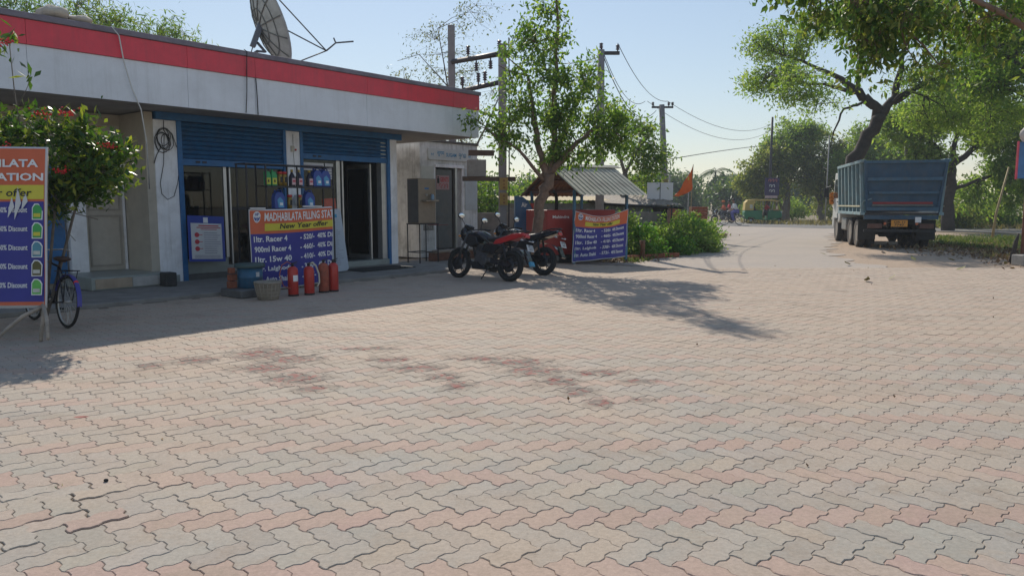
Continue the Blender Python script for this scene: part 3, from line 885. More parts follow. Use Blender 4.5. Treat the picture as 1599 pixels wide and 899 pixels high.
# ---- the white notice panel behind the banner
nb = thing("notice_panel", "white rounded notice panel standing behind the right end of the banner", "board", BL(2.35,.95,.06), 0, rot=(R(-7),R(-3),BR))
def rrect(x0,x1,z0,z1,r,n=5):
    p=[]
    for cx,cz,a in ((x1-r,z1-r,0),(x0+r,z1-r,90),(x0+r,z0+r,180),(x1-r,z0+r,270)):
        p += [(cx+r*math.cos(R(a+90*i/n)), cz+r*math.sin(R(a+90*i/n))) for i in range(n+1)]
    return p
part("panel", MB().prism(rrect(0,.72,0,1.30,.07), 0, .02), M("notice_white",(.45,.50,.56),.5,var=.05), nb)
part("header", MB().boxb(.36,.60,-.004,-.0005,1.12,1.19), M("notice_cyan",(.05,.3,.5),.5), nb)
ln = MB()
for i in range(22): ln.boxb(.25,.25+random.uniform(.25,.4),-.003,-.0005,1.02-.042*i,1.028-.042*i)
part("print_lines", ln, M("print_grey"), nb)
part("red_strip", MB().boxb(.3,.62,-.01,.02,1.302,1.52), M("poster_orange",(.45,.09,.05),.5), nb)
# small notices inside the right window
nt_ = [("window_notice","small white printed notice high in the right shop window","notice",2.72,2.20,.55,.16),("window_notice","square white code sheet beside the alum post in the right window","notice",3.30,2.02,.22,.34)]
for nm,lb,ct,x,z,w_,h_ in nt_:
    t = thing(nm, lb, ct, BL(x,-.085,z), BR)
    part("sheet", MB().boxb(0,w_,-.003,0,0,h_), PAPER, t)
    ln = MB()
    for i in range(max(2,int(h_/.07))): ln.boxb(.03,w_-.03,-.006,-.0035,.03+.06*i,.05+.06*i)
    part("print_lines", ln, M("print_grey"), t)
# hanging white bag behind the rack in front of the pillar
one("paper_bag", MB().lathe([(.02,-.14),(.08,-.08),(.095,.0),(.085,.1),(.07,.12)], n=14), M("paper_grey",(.5,.5,.5),.7), "pale bag hanging on the white pillar behind the oil rack", "bag", BL(2.45,.12,1.55))
# switch on the pillar with its wire
sw = thing("switch_box", "small pale switch box with a red knob on the middle pillar", "switch", BL(2.44,.001,2.62), BR)
part("box", MB().boxb(-.06,.02,-.03,0,-.06,.06), M("ivory",(.5,.46,.38),.5), sw, .004)
part("knob", MB().ball((.045,-.03,-.02),.022), M("can_red"), sw)
part("wire", MB().tube([(0,-.01,-.06),(.01,-.012,-.25),(.03,-.012,-.5)],.004,4).tube([(0,-.01,.06),(0,-.01,.3)],.004,4), darkmetal, sw)
# coil of cable on the left pillar
def cable(name, label, pts, r, mat, loc=(0,0,0), rz=0): return one(name, MB().tube(pts, r, 5), mat, label, "cable", loc, rz)
cp = []
for i in range(90):
    a = i*.42; rr = .13+.05*math.sin(i*.31)
    cp.append((-.28+rr*math.cos(a)*.9+.03*math.sin(i*.2), -.02-.012*(i%5)*.5, 2.62+rr*1.25*math.sin(a)))
co = thing("cable_coil", "tangled coil of black cable hanging on the white left pillar", "cable", BL(0,0,0), BR)
part("coil", MB().tube([(-.26,-.012,2.97),(-.27,-.015,2.8)]+cp, .0065, 5), blk, co)
part("loose_end", MB().tube([(-.26,-.012,2.75),(-.30,-.012,2.2),(-.38,-.012,1.85),(-.36,-.012,1.66),(-.26,-.012,1.56),(-.14,-.012,1.62),(-.06,-.012,1.85),(-.045,-.03,2.0)], .006, 5), blk, co)
part("loose_end", MB().tube([(-.20,-.012,2.8),(-.12,-.012,2.75),(-.05,-.03,2.5)], .006, 5).tube([(-.33,-.012,2.5),(-.42,-.012,2.35),(-.47,-.012,2.2)], .008, 5), blk, co)
cable("white_cable", "thin white cable hanging from the roof edge across the red band", [(-1.52,-1.05,4.23),(-1.42,-1.075,4.10),(-1.36,-1.06,3.7),(-1.25,-1.05,3.3),(-1.12,-1.03,3.0),(-1.0,-.9,2.5),(-.85,-.6,2.0),(-.62,-.1,1.75)], .011, M("cable_white",(.6,.6,.58),.5), BL(0,0), BR)
cable("black_cable", "black cable looped over the coping above the fascia panel joint", [(.74,-1.07,4.23),(.79,-1.085,4.2),(.80,-1.045,3.9),(.79,-1.035,3.5),(.76,-1.03,3.12)], .008, blk, BL(0,0), BR)
cable("black_cable", "short black cable on the white fascia right of the joint", [(.99,-1.02,3.76),(1.0,-1.03,3.4),(1.01,-1.02,3.11)], .009, blk, BL(0,0), BR)

# ---- bin on its concrete block, basket, extinguishers
one("concrete_block", MB().boxb(-.30,.30,-.3,.3,0,.13), M("dark_concrete",(.12,.12,.12),.9,var=.3,bump=.5), "low dark concrete block carrying the blue bin", "block", BL(-.28,2.55,0), BR, bevel=.02)
bn = thing("bin", "battered blue drum bin with a green cover standing on the concrete block", "bin", BL(-.20,2.52,.131), BR); bn.scale = (.78,.78,.82)
part("drum", MB().lathe([(.235,0),(.25,.02),(.25,.2),(.258,.21),(.25,.22),(.255,.40)], n=22), M("drum_blue",(.03,.12,.22),.5,var=.25,dirt=.7,dcol=(.09,.08,.07)), bn)
part("cover", MB().lathe([(.30,.40),(.31,.42),(.30,.47),(.27,.48)], n=20), M("cover_green",(.05,.09,.09),.6,var=.3), bn)
part("sticker", MB().box((.02,-.252,.27),(.08,.006,.09),(0,0,.1)), M("paper_grey"), bn)
one("brick_stack", MB().box((0,0,.06),(.13,.10,.11)).box((.01,.0,.175),(.12,.1,.10),(0,0,.2)).box((0,0,.285),(.09,.09,.09),(0,0,-.1)), M("brick_red",(.28,.09,.05),.9,var=.3,bump=.5), "short stack of reddish bricks left of the blue bin", "bricks", BL(-.47,2.42,.131), BR, bevel=.008)
bk = thing("basket", "grey woven plastic basket standing in front of the blue bin", "basket", BL(-.33,3.22,0), .3); bk.scale = (.9,.9,.95)
part("body", MB().lathe([(.16,.0),(.165,.01),(.225,.27),(.235,.275),(.235,.30),(.215,.30),(.15,.02)], n=20), M("basket_grey",(.30,.26,.21),.85,var=.2,scale=10,bump=.6,dirt=.4), bk)
wv = MB()
for i in range(20):
    a = 2*math.pi*i/20; wv.tube([(.168*math.cos(a),.168*math.sin(a),.01),(.228*math.cos(a),.228*math.sin(a),.27)],.006,4)
for z in (.07,.13,.19): wv.torus((0,0,z), .167+.06*z/.27, .006, 'z', 20, 4)
part("weave", wv, M("basket_weave",(.36,.31,.25),.85), bk, stuff=True)
part("contents", MB().lathe([(0,.24),(.1,.26),(.2,.23)], n=14), dark, bk)
def extinguisher(n_, label, s, n, hose=None, lab=False, rusty=False, h=.46, r=.083):
    mm = M("ext_rust",(.32,.07,.035),.6,var=.35,scale=14,dirt=.7,dcol=(.12,.05,.03)) if rusty else M("ext_red",(.46,.028,.02),.35,var=.12,dirt=.25,dcol=(.2,.05,.03))
    t = thing("fire_extinguisher", label, "fire extinguisher", BL(s,n,0), BR, "fire extinguishers in front of the offer banner")
    part("cylinder", MB().lathe([(r*.93,0),(r,.02),(r,h*.86),(r*.9,h*.93),(r*.55,h*.985),(.03,h)], n=18), mm, t)
    part("foot_ring", MB().lathe([(r*1.02,0),(r*1.02,.03)], n=18), black, t)
    part("valve", MB().cyl((0,0,h),(0,0,h+.05),.022), darkmetal, t)
    part("lever", MB().box((.03,0,h+.055),(.12,.02,.012),(0,-.2,0)).box((.03,0,h+.03),(.10,.02,.01)), darkmetal, t)
    if lab: part("label", MB().grid(lambda u,v_: ((r+.002)*math.sin((u-.5)*1.1), -(r+.002)*math.cos((u-.5)*1.1), .24+.10*v_), 6, 1), wht, t)
    if hose == 'red': part("hose", MB().tube([(0,0,h+.03),(-.1,0,h+.08),(-.2,0,h+.03),(-.26,-.02,h-.12),(-.2,-.03,h-.3),(-.08,-.06,.12)], .008, 6), M("hose_red",(.35,.08,.05),.5), t)
    if hose == 'white': part("hose", MB().tube([(0,0,h+.03),(.07,0,h+.06),(.14,0,h),(.18,-.02,h-.14),(.18,-.03,h-.28),(.13,-.03,.12)], .014, 7), M("hose_cream",(.55,.52,.42),.5), t)
    return t
extinguisher(1, "red extinguisher with a white label and thin red hose, nearest the basket", .19, 3.13, 'red', True, h=.48)
extinguisher(2, "red extinguisher with a thick cream hose curving down its right side", .45, 3.20, 'white', h=.47)
extinguisher(3, "rusty orange extinguisher between the cream hose and the last red one", .80, 3.12, None, rusty=True, h=.50, r=.086)
extinguisher(4, "plain red extinguisher at the right end of the row", 1.00, 3.12, None, h=.49)
# rubber mat and stones
one("door_mat", MB().boxb(-.75,.75,-.35,.35,0,.02), black, "black rubber mat lying in front of the open shop doorway", "mat", BL(4.0,.85,.056), BR, bevel=.006)
one("stone_block", MB().boxb(-.10,.10,-.12,.12,0,.24), M("black_stone",(.05,.05,.05),.9,var=.3,bump=.5), "small dark stone block at the foot of the left white pillar", "stone", BL(-.62,.62,.056), BR, bevel=.02)

# ---- water cooler on its iron stand beside the last pillar
ws = thing("iron_stand", "tall thin black iron stand under the steel water cooler", "stand", BL(5.62,.02,.056), BR)
for x in (0,.62):
    for y in (0,-.42): part("leg", MB().tube([(x,y+.0,0),(x,y,.93)],.015,6), darkmetal, ws)
part("frame_rail", MB().boxb(-.02,.64,-.44,.02,.931,.955), darkmetal, ws)
part("crossbar", MB().boxb(.02,.60,-.43,-.41,.25,.27).boxb(.02,.60,-.01,.01,.25,.27).boxb(-.01,.01,-.41,-.011,.25,.27), darkmetal, ws)
part("side_tray", MB().boxb(.65,1.0,-.42,-.40,.90,.915).boxb(.65,1.0,-.05,-.03,.90,.915).boxb(.65,.72,-.40,-.051,.90,.91), M("rust_red",(.2,.05,.04),.6), ws)
wc = thing("water_cooler", "tall stainless steel water cooler standing on the iron stand", "water cooler", BL(5.62,.02,1.012), BR)
part("cabinet", MB().boxb(.0,.58,-.40,.0,0,1.08), steel, wc, .012)
gr = MB()
for i in range(9): gr.boxb(-.004,-.001,-.33,-.07,.15+i*.03,.163+i*.03)
part("vent", gr, darkmetal, wc)
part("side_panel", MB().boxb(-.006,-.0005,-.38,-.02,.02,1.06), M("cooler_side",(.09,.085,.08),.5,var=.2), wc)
part("drip_tray", MB().boxb(.10,.54,-.56,-.402,.52,.56), steel, wc, .008)
for x in (.22,.42): part("tap", MB().tube([(x,-.40,.70),(x,-.46,.70),(x,-.46,.655)],.012,6), alum, wc)
part("badge", MB().boxb(.2,.34,-.405,-.4015,.82,.86), blue, wc)
part("bottle", MB().lathe([(.04,0),(.045,.02),(.045,.1),(.02,.14)], (.38,-.49,.561)), M("clear_blue",(.2,.3,.4),.3), wc)

# ------------------------------------------------------------------ toilet block behind the end of the shop
T = thing("toilet_block", "small stained white toilet block with a grey door under the white sign", "building", BL(7.43,-1.4,0), BR)
TW = 2.35
def tw(name, a, m, bevel=0, par=None): return part(name, MB().boxb(*a), m, par or T, bevel)
tw("wall", (0,.55,0,.14,0,3.18), oldplaster); tw("wall", (1.75,TW,0,.14,0,3.18), oldplaster); tw("wall", (.55,1.75,0,.14,2.50,3.18), oldplaster)
tw("side_wall", (0,.14,.141,2.2,0,3.18), oldplaster); tw("side_wall", (TW-.14,TW,.141,2.2,0,3.18), oldplaster); tw("rear_wall", (.141,TW-.141,2.06,2.2,0,3.18), oldplaster)
tw("roof", (-.05,TW+.03,-.04,2.25,3.181,3.25), M("mossy_roof",(.12,.11,.10),.95,var=.4,bump=.4), .01)
tw("door_step", (.40,1.9,-.5,-.001,0,.2), concrete, .02)
dd = tw("door", (.60,1.32,.06,.09,.22,2.45), M("door_grey",(.13,.14,.14),.55,var=.15,dirt=.3), .004)
for z in (1.1,): tw("rail", (.62,1.30,.045,.0595,z,z+.06), M("door_grey"), 0, dd)
tw("door_frame", (.553,.597,.0,.1,.2,2.497), whitep); tw("door_frame", (1.40,1.47,.0,.1,.2,2.497), alum); tw("door_frame", (1.70,1.747,.0,.1,.2,2.497), whitep)
tw("dark_room", (.60,1.74,1.2,1.22,.2,2.49), dark)
tw("side_panel_door", (1.475,1.695,.07,.09,.2,2.49), M("pale_panel",(.35,.34,.33),.6))
hdt = MB().boxb(.58,1.76,-.03,-.001,2.50,2.58); part("lintel", hdt, whitep, T, .006)
tw("pale_board", (.02,.50,-.02,-.001,1.45,2.52), M("notice_white2",(.55,.55,.50),.6,var=.05,dirt=.2), .003)
tw("pale_board", (1.80,2.30,-.02,-.001,1.30,2.48), M("notice_blue2",(.48,.52,.54),.6,var=.05,dirt=.2), .003)
tw("peeled_patch", (.10,.50,-.004,-.001,.75,1.40), M("peeled",(.20,.19,.17),.9,var=.4,scale=14,dirt=.9,dcol=(.5,.48,.44)))
sgn = thing("toilet_sign", "white rounded sign with blue lettering above the toilet door", "sign", BL(7.72,-1.36,2.70), BR)
part("board", MB().prism(rrect(0,1.82,0,.31,.05), 0, .03), M("sign_white",(.56,.57,.56),.5,var=.04,dirt=.15), sgn)
SB = M("sign_blue",(.02,.22,.42),.5,var=.05)
text("सुगम", SB, sgn, (.34,-.003,.10), height=.14, bold=.01)
text("SUGAM", SB, sgn, (.70,-.003,.10), height=.11, width=.42, bold=.02)
odia(1.22, .10, .12, SB, sgn, .008, -.004)
for x in (.10, 1.62):
    q = MB(); q.add([(x,-.003,.19),(x+.03,-.003,.10),(x+.05,-.003,.15)],[(0,1,2)]); q.add([(x+.11,-.003,.19),(x+.08,-.003,.10),(x+.06,-.003,.15)],[(0,1,2)]); part("wings", q, SB, sgn)
gs = thing("gents_sign", "small pink and red gents sheet fixed on the grey toilet door", "sign", BL(7.43+.68,-1.4-.055,1.98), BR)
part("sheet", MB().boxb(0,.52,-.004,0,-.10,.30), M("sheet_pink",(.40,.26,.26),.6,var=.1), gs)
text("GENTS", M("gents_red",(.45,.03,.04),.6), gs, (.15,-.006,.12), width=.35, height=.13, bold=.03)
part("figure", MB().boxb(.03,.12,-.008,-.005,.08,.22).ball((.075,-.006,.25),(.03,.002,.03)), blk, gs)
for i in range(3): part("lettering", strokes(MB(), [arc(.5,.5,.4,.4,200,-60), [(.7,.1),(.95,0)]], .10+.13*i, -.04, .11, .12, .008, -.006), M("gents_red"), gs)
# raised brown slab and bricks beside the block, at the foot of the step
sl = thing("stone_slab", "long reddish stone slab lying on edge before the toilet step", "slab", BL(6.9,.15,.056), BR)
part("slab", MB().boxb(-.6,1.6,-.12,.12,.0,.2), M("slab_brown",(.16,.075,.05),.9,var=.3,bump=.4), sl, .02)
part("cap", MB().boxb(-.62,1.62,-.14,.14,.201,.24), M("slab_tan",(.26,.20,.15),.9,var=.2), sl, .01)

# ------------------------------------------------------------------ satellite dish and sacks on the roof
def dish():
    t = thing("satellite_dish", "large grey satellite dish with panel ribs on the shop roof", "satellite dish", (-6.62,19.8,4.71), 0)
    c = Vector((.33,-.10,1.08)); ax = Vector((.80,.50,.36)).normalized()
    u = ax.cross(Vector((0,0,1))).normalized(); v_ = ax.cross(u).normalized()
    Rd = .86; t.scale = (1.27,)*3
    def P(r, a, off=0.): return c + (u*math.cos(a)+v_*math.sin(a))*r + ax*((r*r)*.30-.22+off)
    mb = MB(); n = 40
    prof = [0,.2,.4,.6,.75,Rd]
    for off in (0., -.02):
        vs = [tuple(P(r, 2*math.pi*k/n, off)) for r in prof for k in range(n)]
        mb.add(vs, [(i*n+k, i*n+(k+1)%n, (i+1)*n+(k+1)%n, (i+1)*n+k) for i in range(len(prof)-1) for k in range(n)], True)
    part("reflector", mb, M("dish_grey",(.50,.50,.45),.6,var=.15,scale=5,dirt=.4,dcol=(.2,.19,.16)), t)
    part("rim", MB().tube([P(Rd, 2*math.pi*k/n, -.01) for k in range(n+1)], .02, 6), M("dish_rim",(.40,.40,.38),.5), t)
    rb = MB()
    for k in range(12): rb.tube([P(r, 2*math.pi*k/12, -.035) for r in (.12,.35,.6,.84)], .012, 4)
    for r in (.35,.62): rb.tube([P(r, 2*math.pi*k/24, -.033) for k in range(25)], .010, 4)
    part("ribs", rb, M("dish_rib",(.17,.17,.15),.6), t)
    part("mount_plate", MB().box(tuple(c-ax*.30+Vector((0,0,-.12))), (.10,.16,.55), (0,.36,.5)), M("dish_mount",(.14,.15,.18),.6), t)
    part("mast", MB().cyl((0,0,-.54),(0,0,.52),.05).cyl((0,0,-.54),(0,0,.3),.10), M("dish_mount"), t)
    part("mount_arm", MB().tube([(-.16,0,.46),(0,0,.56),(.16,.0,.55),tuple(c-ax*.3+Vector((0,0,-.3)))],.03,6).tube([(-.14,0,.5),tuple(c-ax*.26+Vector((0,0,.02)))],.012,5), M("dish_mount"), t)
    F = Vector((1.35,.25,.62))
    for a in (R(20), R(95), R(-60)):
        part("feed_strut", MB().tube([P(Rd, a), F], .014, 5), M("strut_grey",(.12,.12,.13),.5), t)
    part("feed_horn", MB().tube([F, F+Vector((.20,0,.16)), F+Vector((.55,.1,.21))], .018, 5).tube([F+Vector((.20,0,.16)),F+Vector((.16,0,.26))],.016,5), M("strut_grey"), t)
dish()
def lump(name, label, cat, loc, size, mat, seed=0, rz=0):
    g = np.random.default_rng(seed); mb = MB().ball((0,0,0), size, 16, 10)
    mb.v = [tuple(np.array(q)*(1+.10*math.sin(7*q[0]/size[0]+seed)+.08*math.cos(6*q[1]/size[1]+q[2]*9)) ) for q in mb.v]
    return one(name, mb, mat, label, cat, loc, rz)
sack = M("sack_beige",(.50,.44,.36),.9,var=.15,scale=7,bump=.5)
lump("sack", "pale bundled sack lying on the roof edge at the left", "sack", BL(-2.25,.80,4.215+.10), (.22,.18,.11), sack, 2)
lump("sack", "flatter sack on the roof edge beside the hanging white cable", "sack", BL(-1.90,.82,4.215+.06), (.22,.16,.07), sack, 5)
one("straw_bundle", MB().tube([(-.25,0,.03),(-.05,0,.10),(.2,0,.05)],[.02,.06,.01],7), M("straw",(.5,.40,.22),.9,var=.3,scale=20), "small pale straw bundle on the roof edge behind the sacks", "straw", BL(-2.22,.55,4.25), BR)

# ------------------------------------------------------------------ utility poles
PC = M("pole_concrete",(.27,.25,.25),.85,var=.15,scale=3,dirt=.3,dcol=(.15,.14,.13))
PD = M("pole_iron",(.06,.055,.06),.6,.3,var=.2)
INS = M("insulator",(.06,.03,.04),.3)
def insulator(par, p, h=.28, inv=False):
    pr = [(.02,0),(.02,.05)]
    for i in range(4): pr += [(.07,.06+i*.05),(.03,.085+i*.05)]
    sg_ = -1 if inv else 1
    part("insulator", MB().lathe([(r, z*sg_*h/.28) for r, z in pr], p, n=10), INS, par)
t = thing("utility_pole", "grey concrete pole rising behind the roof end with two dark crossarms", "utility pole", (-1.78,22.4,0))
part("shaft", MB().boxb(-.10,.10,-.08,.08,0,6.68), PC, t, .02)
hs = thing("crossarm_frame", "dark steel crossarms with insulators bridging the two concrete poles", "crossarm", (0,0,0))
ca1 = [(-1.75,22.2,5.60),(-.10,20.6,5.55)]; ca2 = [(-1.75,22.2,4.72),(-.15,20.6,4.80)]
part("crossarm", MB().tube(ca1, .075, 4), PD, hs); part("crossarm", MB().tube(ca2, .07, 4), PD, hs)
for f, iv in ((.3,False),(.85,False),(.45,True),(.7,True)):
    a = Vector(ca1[0]).lerp(Vector(ca1[1]), f); insulator(hs, (a.x,a.y,a.z+(-.08 if iv else .08)), .34, iv)
for f in (.2,.5,.62): 
    a = Vector(ca2[0]).lerp(Vector(ca2[1]), f); insulator(hs, (a.x,a.y,a.z+.07), .38)
t = thing("utility_pole", "concrete pole with yellow plates standing between toilet block and air station", "utility pole", (-.26,20.5,0), R(10))
part("shaft", MB().boxb(-.10,.10,-.10,.10,0,5.75), PC, t, .02)
ypl = M("plate_yellow",(.42,.27,.07),.6,var=.15,dirt=.3)
for z in (1.45,1.86):
    p_ = part("warning_plate", MB().boxb(-.10,.13,-.125,-.105,z,z+.33), ypl, t, .003)
    part("print", MB().boxb(-.01,.05,-.13,-.1255,z+.04,z+.09).boxb(.0,.04,-.13,-.1255,z+.13,z+.18).boxb(-.01,.05,-.13,-.1255,z+.22,z+.28), M("plate_print",(.25,.12,.05),.6), p_)
part("shelf_arm", MB().boxb(-1.1,.35,-.06,.06,2.10,2.22), M("old_iron",(.12,.08,.06),.8,var=.3), t)
part("shelf_arm", MB().boxb(-.9,-.2,.2,.35,2.8,2.95), M("old_iron"), t)
part("bracket_box", MB().boxb(-.95,-.45,.0,.3,2.225,2.68), M("grey_box",(.30,.29,.28),.8,var=.2), t, .01)
part("cable_drop", MB().tube([(.16,-.1,5.9),(.17,-.13,3.4),(.15,-.13,.2)],.018,5), blk, t)
t = thing("utility_pole", "concrete pole with a single crossarm rising behind the leafy tree", "utility pole", (2.83,24,0))
part("shaft", MB().tube([(0,0,0),(-.02,0,6.3)],[.15,.11],10), PC, t)
part("crossarm", MB().boxb(-.12,.56,-.05,.05,6.15,6.25), PD, t); insulator(t, (.5,0,6.25), .25); insulator(t, (-.02,0,6.3), .25)
t = thing("utility_pole", "leaning concrete pole with yellow painted band by the green bushes", "utility pole", (7.0,33.5,0))
LP0, LP1 = Vector((0,0,0)), Vector((-.36,0,5.85))
part("shaft", MB().tube([LP0, LP1],[.17,.12],10), PC, t)
a_ = LP0.lerp(LP1,.22); b_ = LP0.lerp(LP1,.44)
part("painted_band", MB().tube([a_, b_],[.168,.158],10), M("band_yellow",(.28,.20,.07),.8,var=.3,dirt=.4), t)
part("crossarm", MB().boxb(-.8,.15,-.05,.05,5.70,5.78), PD, t)
for x in (-.75,-.05,.12): insulator(t, (x,0,5.78), .22)
t = thing("utility_pole", "slim dark pole standing beside the far roadside signboard", "utility pole", (20.9,60.5,0))
part("shaft", MB().tube([(0,0,0),(0,0,8.4)],[.14,.09],8), PD, t)
t = thing("utility_pole", "thin grey pole rising behind the dump truck bed", "utility pole", (21.9,42,0))
part("shaft", MB().tube([(0,0,0),(.3,0,7.6)],[.11,.08],8), PC, t)
def wire(a, b, sag, label, r=.012):
    a, b = Vector(a), Vector(b)
    one("power_line", MB().tube([a.lerp(b, i/16)+Vector((0,0,-sag*4*(i/16)*(1-i/16))) for i in range(17)], r, 4, cap=False), blk, label, "wire", group="overhead power lines")
wire((3.33,24,6.5),(6.9,33.5,6.0),.5,"upper power line from the single crossarm pole to the leaning pole")
wire((2.81,24,6.4),(5.9,33.5,6.0),.7,"lower power line from the single crossarm pole to the leaning pole")
wire((2.81,24,6.3),(6.4,33.5,5.6),1.0,"slack cable hanging between crossarm pole and leaning pole", .016)
wire((6.9,33.5,6.0),(20.9,60.5,7.9),.9,"upper power line from leaning pole towards the far dark pole")
wire((6.0,33.5,6.0),(20.9,60.5,7.4),1.2,"lower power line from leaning pole towards the far dark pole")
wire((5.6,33.5,3.2),(20.9,60.5,6.2),-.1,"low thick cable rising from the bushes to the far trees", .02)
wire((-.15,20.5,5.5),(2.8,24,6.1),.25,"power line between the yellow plate pole and the crossarm pole")

# ------------------------------------------------------------------ compound wall behind the tree
cw = M("wall_brown",(.24,.21,.18),.95,var=.25,scale=3,bump=.5,dirt=.6,dcol=(.12,.10,.08))
q = thing("compound_wall", "weathered low compound wall running behind the motorbikes and air machine", "wall", BL(9.8,-1.7,0), R(14))
x = 0
for i in range(5):
    part("wall_panel", MB().boxb(i*1.25+.004,(i+1)*1.25-.004,0,.12,0,1.22+.02*(i%2)), cw, q, .01)
    part("wall_post", MB().boxb(i*1.25-.06,i*1.25+.06,-.03,-.001,0,1.32), cw, q, .01)

# ------------------------------------------------------------------ air station shelter
SH = thing("tin_shelter", "small shelter with a striped corrugated tin roof on blue posts", "shelter", (1.54,18.4,0), R(30))
postb = M("post_blue", (.03,.14,.24), .5, var=.2, scale=10, dirt=.5, dcol=(.15,.06,.04))
for (x,y) in ((0,0),(1.64,0),(0,2.0),(1.64,2.0)): part("post", MB().boxb(x-.03,x+.03,y-.03,y+.03,-.01,1.82), postb, SH)
tin = M("tin_cream", (.44,.42,.33), .6, .05, var=.12, scale=3, dirt=.5, dcol=(.14,.10,.08))
tinr = M("tin_rust", (.22,.13,.09), .8, var=.3, scale=6)
def corr(name, x0, x1, y0, z0, y1, z1, par, mat, pitch=.15, amp=.02):
    n = int((x1-x0)/pitch)
    nx_ = Vector((0, -(z1-z0), (y1-y0))).normalized()
    vs = []; 
    prof = [(0,0),(.18,amp),(.32,amp),(.5,0)]
    xs = []
    for i in range(n):
        for f, h in prof: xs.append((x0+(i+f)*pitch, h))
    xs.append((x0+n*pitch, 0))
    vs = [(x, y0+nx_.y*h, z0+nx_.z*h) for x, h in xs] + [(x, y1+nx_.y*h, z1+nx_.z*h) for x, h in xs]
    k = len(xs)
    mb = MB().add(vs, [(i,i+1,k+i+1,k+i) for i in range(k-1)])
    o = part(name, mb, mat, par)
    so = o.modifiers.new("thickness",'SOLIDIFY'); so.thickness = .004
    return o
corr("roof_sheet", -.12, 2.10, -.42, 1.70, 1.0, 2.46, SH, tin)
corr("roof_sheet", -.12, 2.10, 2.42, 1.70, 1.0, 2.46, SH, tinr)
part("ridge_cap", MB().box((.99,.97,2.475),(2.26,.16,.02),(R(25),0,0)).box((.99,1.1,2.475),(2.26,.16,.02),(R(-25),0,0)), tin, SH)
for x in (0,1.64):
    part("tie_beam", MB().boxb(x-.025,x+.025,.03,1.97,1.76,1.81), M("beam_dark",(.10,.05,.04),.8), SH)
    part("rafter", MB().tube([(x,-.3,1.72),(x,1.0,2.40),(x,2.3,1.72)],.03,4), M("beam_dark"), SH)
for y,z in ((0,1.83),(.5,2.1),(1.5,2.1),(2.0,1.83)): part("purlin", MB().boxb(-.1,2.05,y-.02,y+.02,z,z+.04), M("beam_dark"), SH)
c30, s30 = math.cos(R(30)), math.sin(R(30))
def SL(x, y, z=0): return (1.54+x*c30-y*s30, 18.4+x*s30+y*c30, z)
gred = M("generator_red", (.34,.03,.025), .45, var=.12, scale=2, dirt=.35, dcol=(.16,.05,.04))
G = thing("generator_cabinet", "long red generator cabinet standing under the tin shelter behind the small banner", "generator", SL(-.52,.45,0), R(30))
part("cabinet", MB().boxb(0,2.15,0,1.0,.2,1.33), gred, G, .015)
part("left_door", MB().boxb(.03,1.02,-.012,-.001,.24,1.30), gred, G, .004)
part("right_door", MB().boxb(1.05,2.12,-.012,-.001,.24,1.30), gred, G, .004)
part("base_frame", MB().boxb(.03,2.1,.03,.97,.0,.199), black, G)
part("exhaust_pipe", MB().tube([(.62,.5,1.30),(.62,.5,1.62),(.57,.46,1.72),(.45,.38,1.80)],.045,8), black, G)
part("latch", MB().boxb(.38,.48,-.022,-.013,.70,.75), black, G)
text("Mahindra", wht, G, (.17,-.015,1.12), width=.50, height=.075, bold=.015)
def warp_b(p):
    x, y, z = p
    u = x/1.62
    sag = -.20*math.sin(math.pi*u)*max(0,(z/1.28))**2 * (.8)
    return Vector((x - .09*(1-u)*(1-z/1.28) , y + .03*math.sin(x*9+z*2) - .05*math.sin(math.pi*u)*(z/1.28) + .012*math.sin(z*9), z + sag + .05*u*(z/1.28) + .09*u*(1-z/1.28)))
banner("price_banner", "small sagging price banner tied between the blue shelter posts", SL(0,-.06,.03), R(30), 1.62, 1.28, warp_b)
am = thing("air_machine", "blue air machine with rounded top and white Air lettering behind the tree trunk", "air machine", (.09,19.9,0), R(6))
pa = [(0,0),(.50,0),(.50,1.05),(.47,1.32),(.36,1.55),(.20,1.67),(0,1.70)]
part("body", MB().prism(pa, 0, .34), M("air_blue",(.03,.11,.25),.45,var=.1,dirt=.2), am, .01)
part("red_side", MB().prism([(.50,1.0),(.62,1.28),(.53,1.5),(.40,1.50),(.49,1.3)], .02, .30), M("air_red",(.45,.04,.03),.5), am)
text("Air", wht, am, (.16,-.004,1.40), width=.16, height=.12, bold=.03)
# signboard strip and brick edging near the shelter foot
ed = thing("brick_edging", "low row of reddish bricks edging the soil right of the shelter", "bricks", (3.15,19.9,-.02), R(38))
for i in range(9): part("brick", MB().box((i*.24,0,.06),(.225,.11,.12),(0,random.uniform(-.05,.05),random.uniform(-.12,.12))), M("brick_red"), ed, .008)
st = thing("wooden_stump", "short brown wooden stump beside the shelter post", "stump", (3.55,20.1,0))
part("stump", MB().tube([(0,0,0),(.01,0,.35),(-.01,0,.50)],[.07,.06,.08],8), M("wood_brown",(.17,.09,.05),.9,var=.3,bump=.4), st)
one("wooden_post", MB().tube([(0,0,0),(.02,0,1.3)],[.05,.045],7), M("wood_post",(.22,.13,.08),.9,var=.3,bump=.4), "thin upright wooden post in front of the green bushes", "post", (4.75,22.6,0))

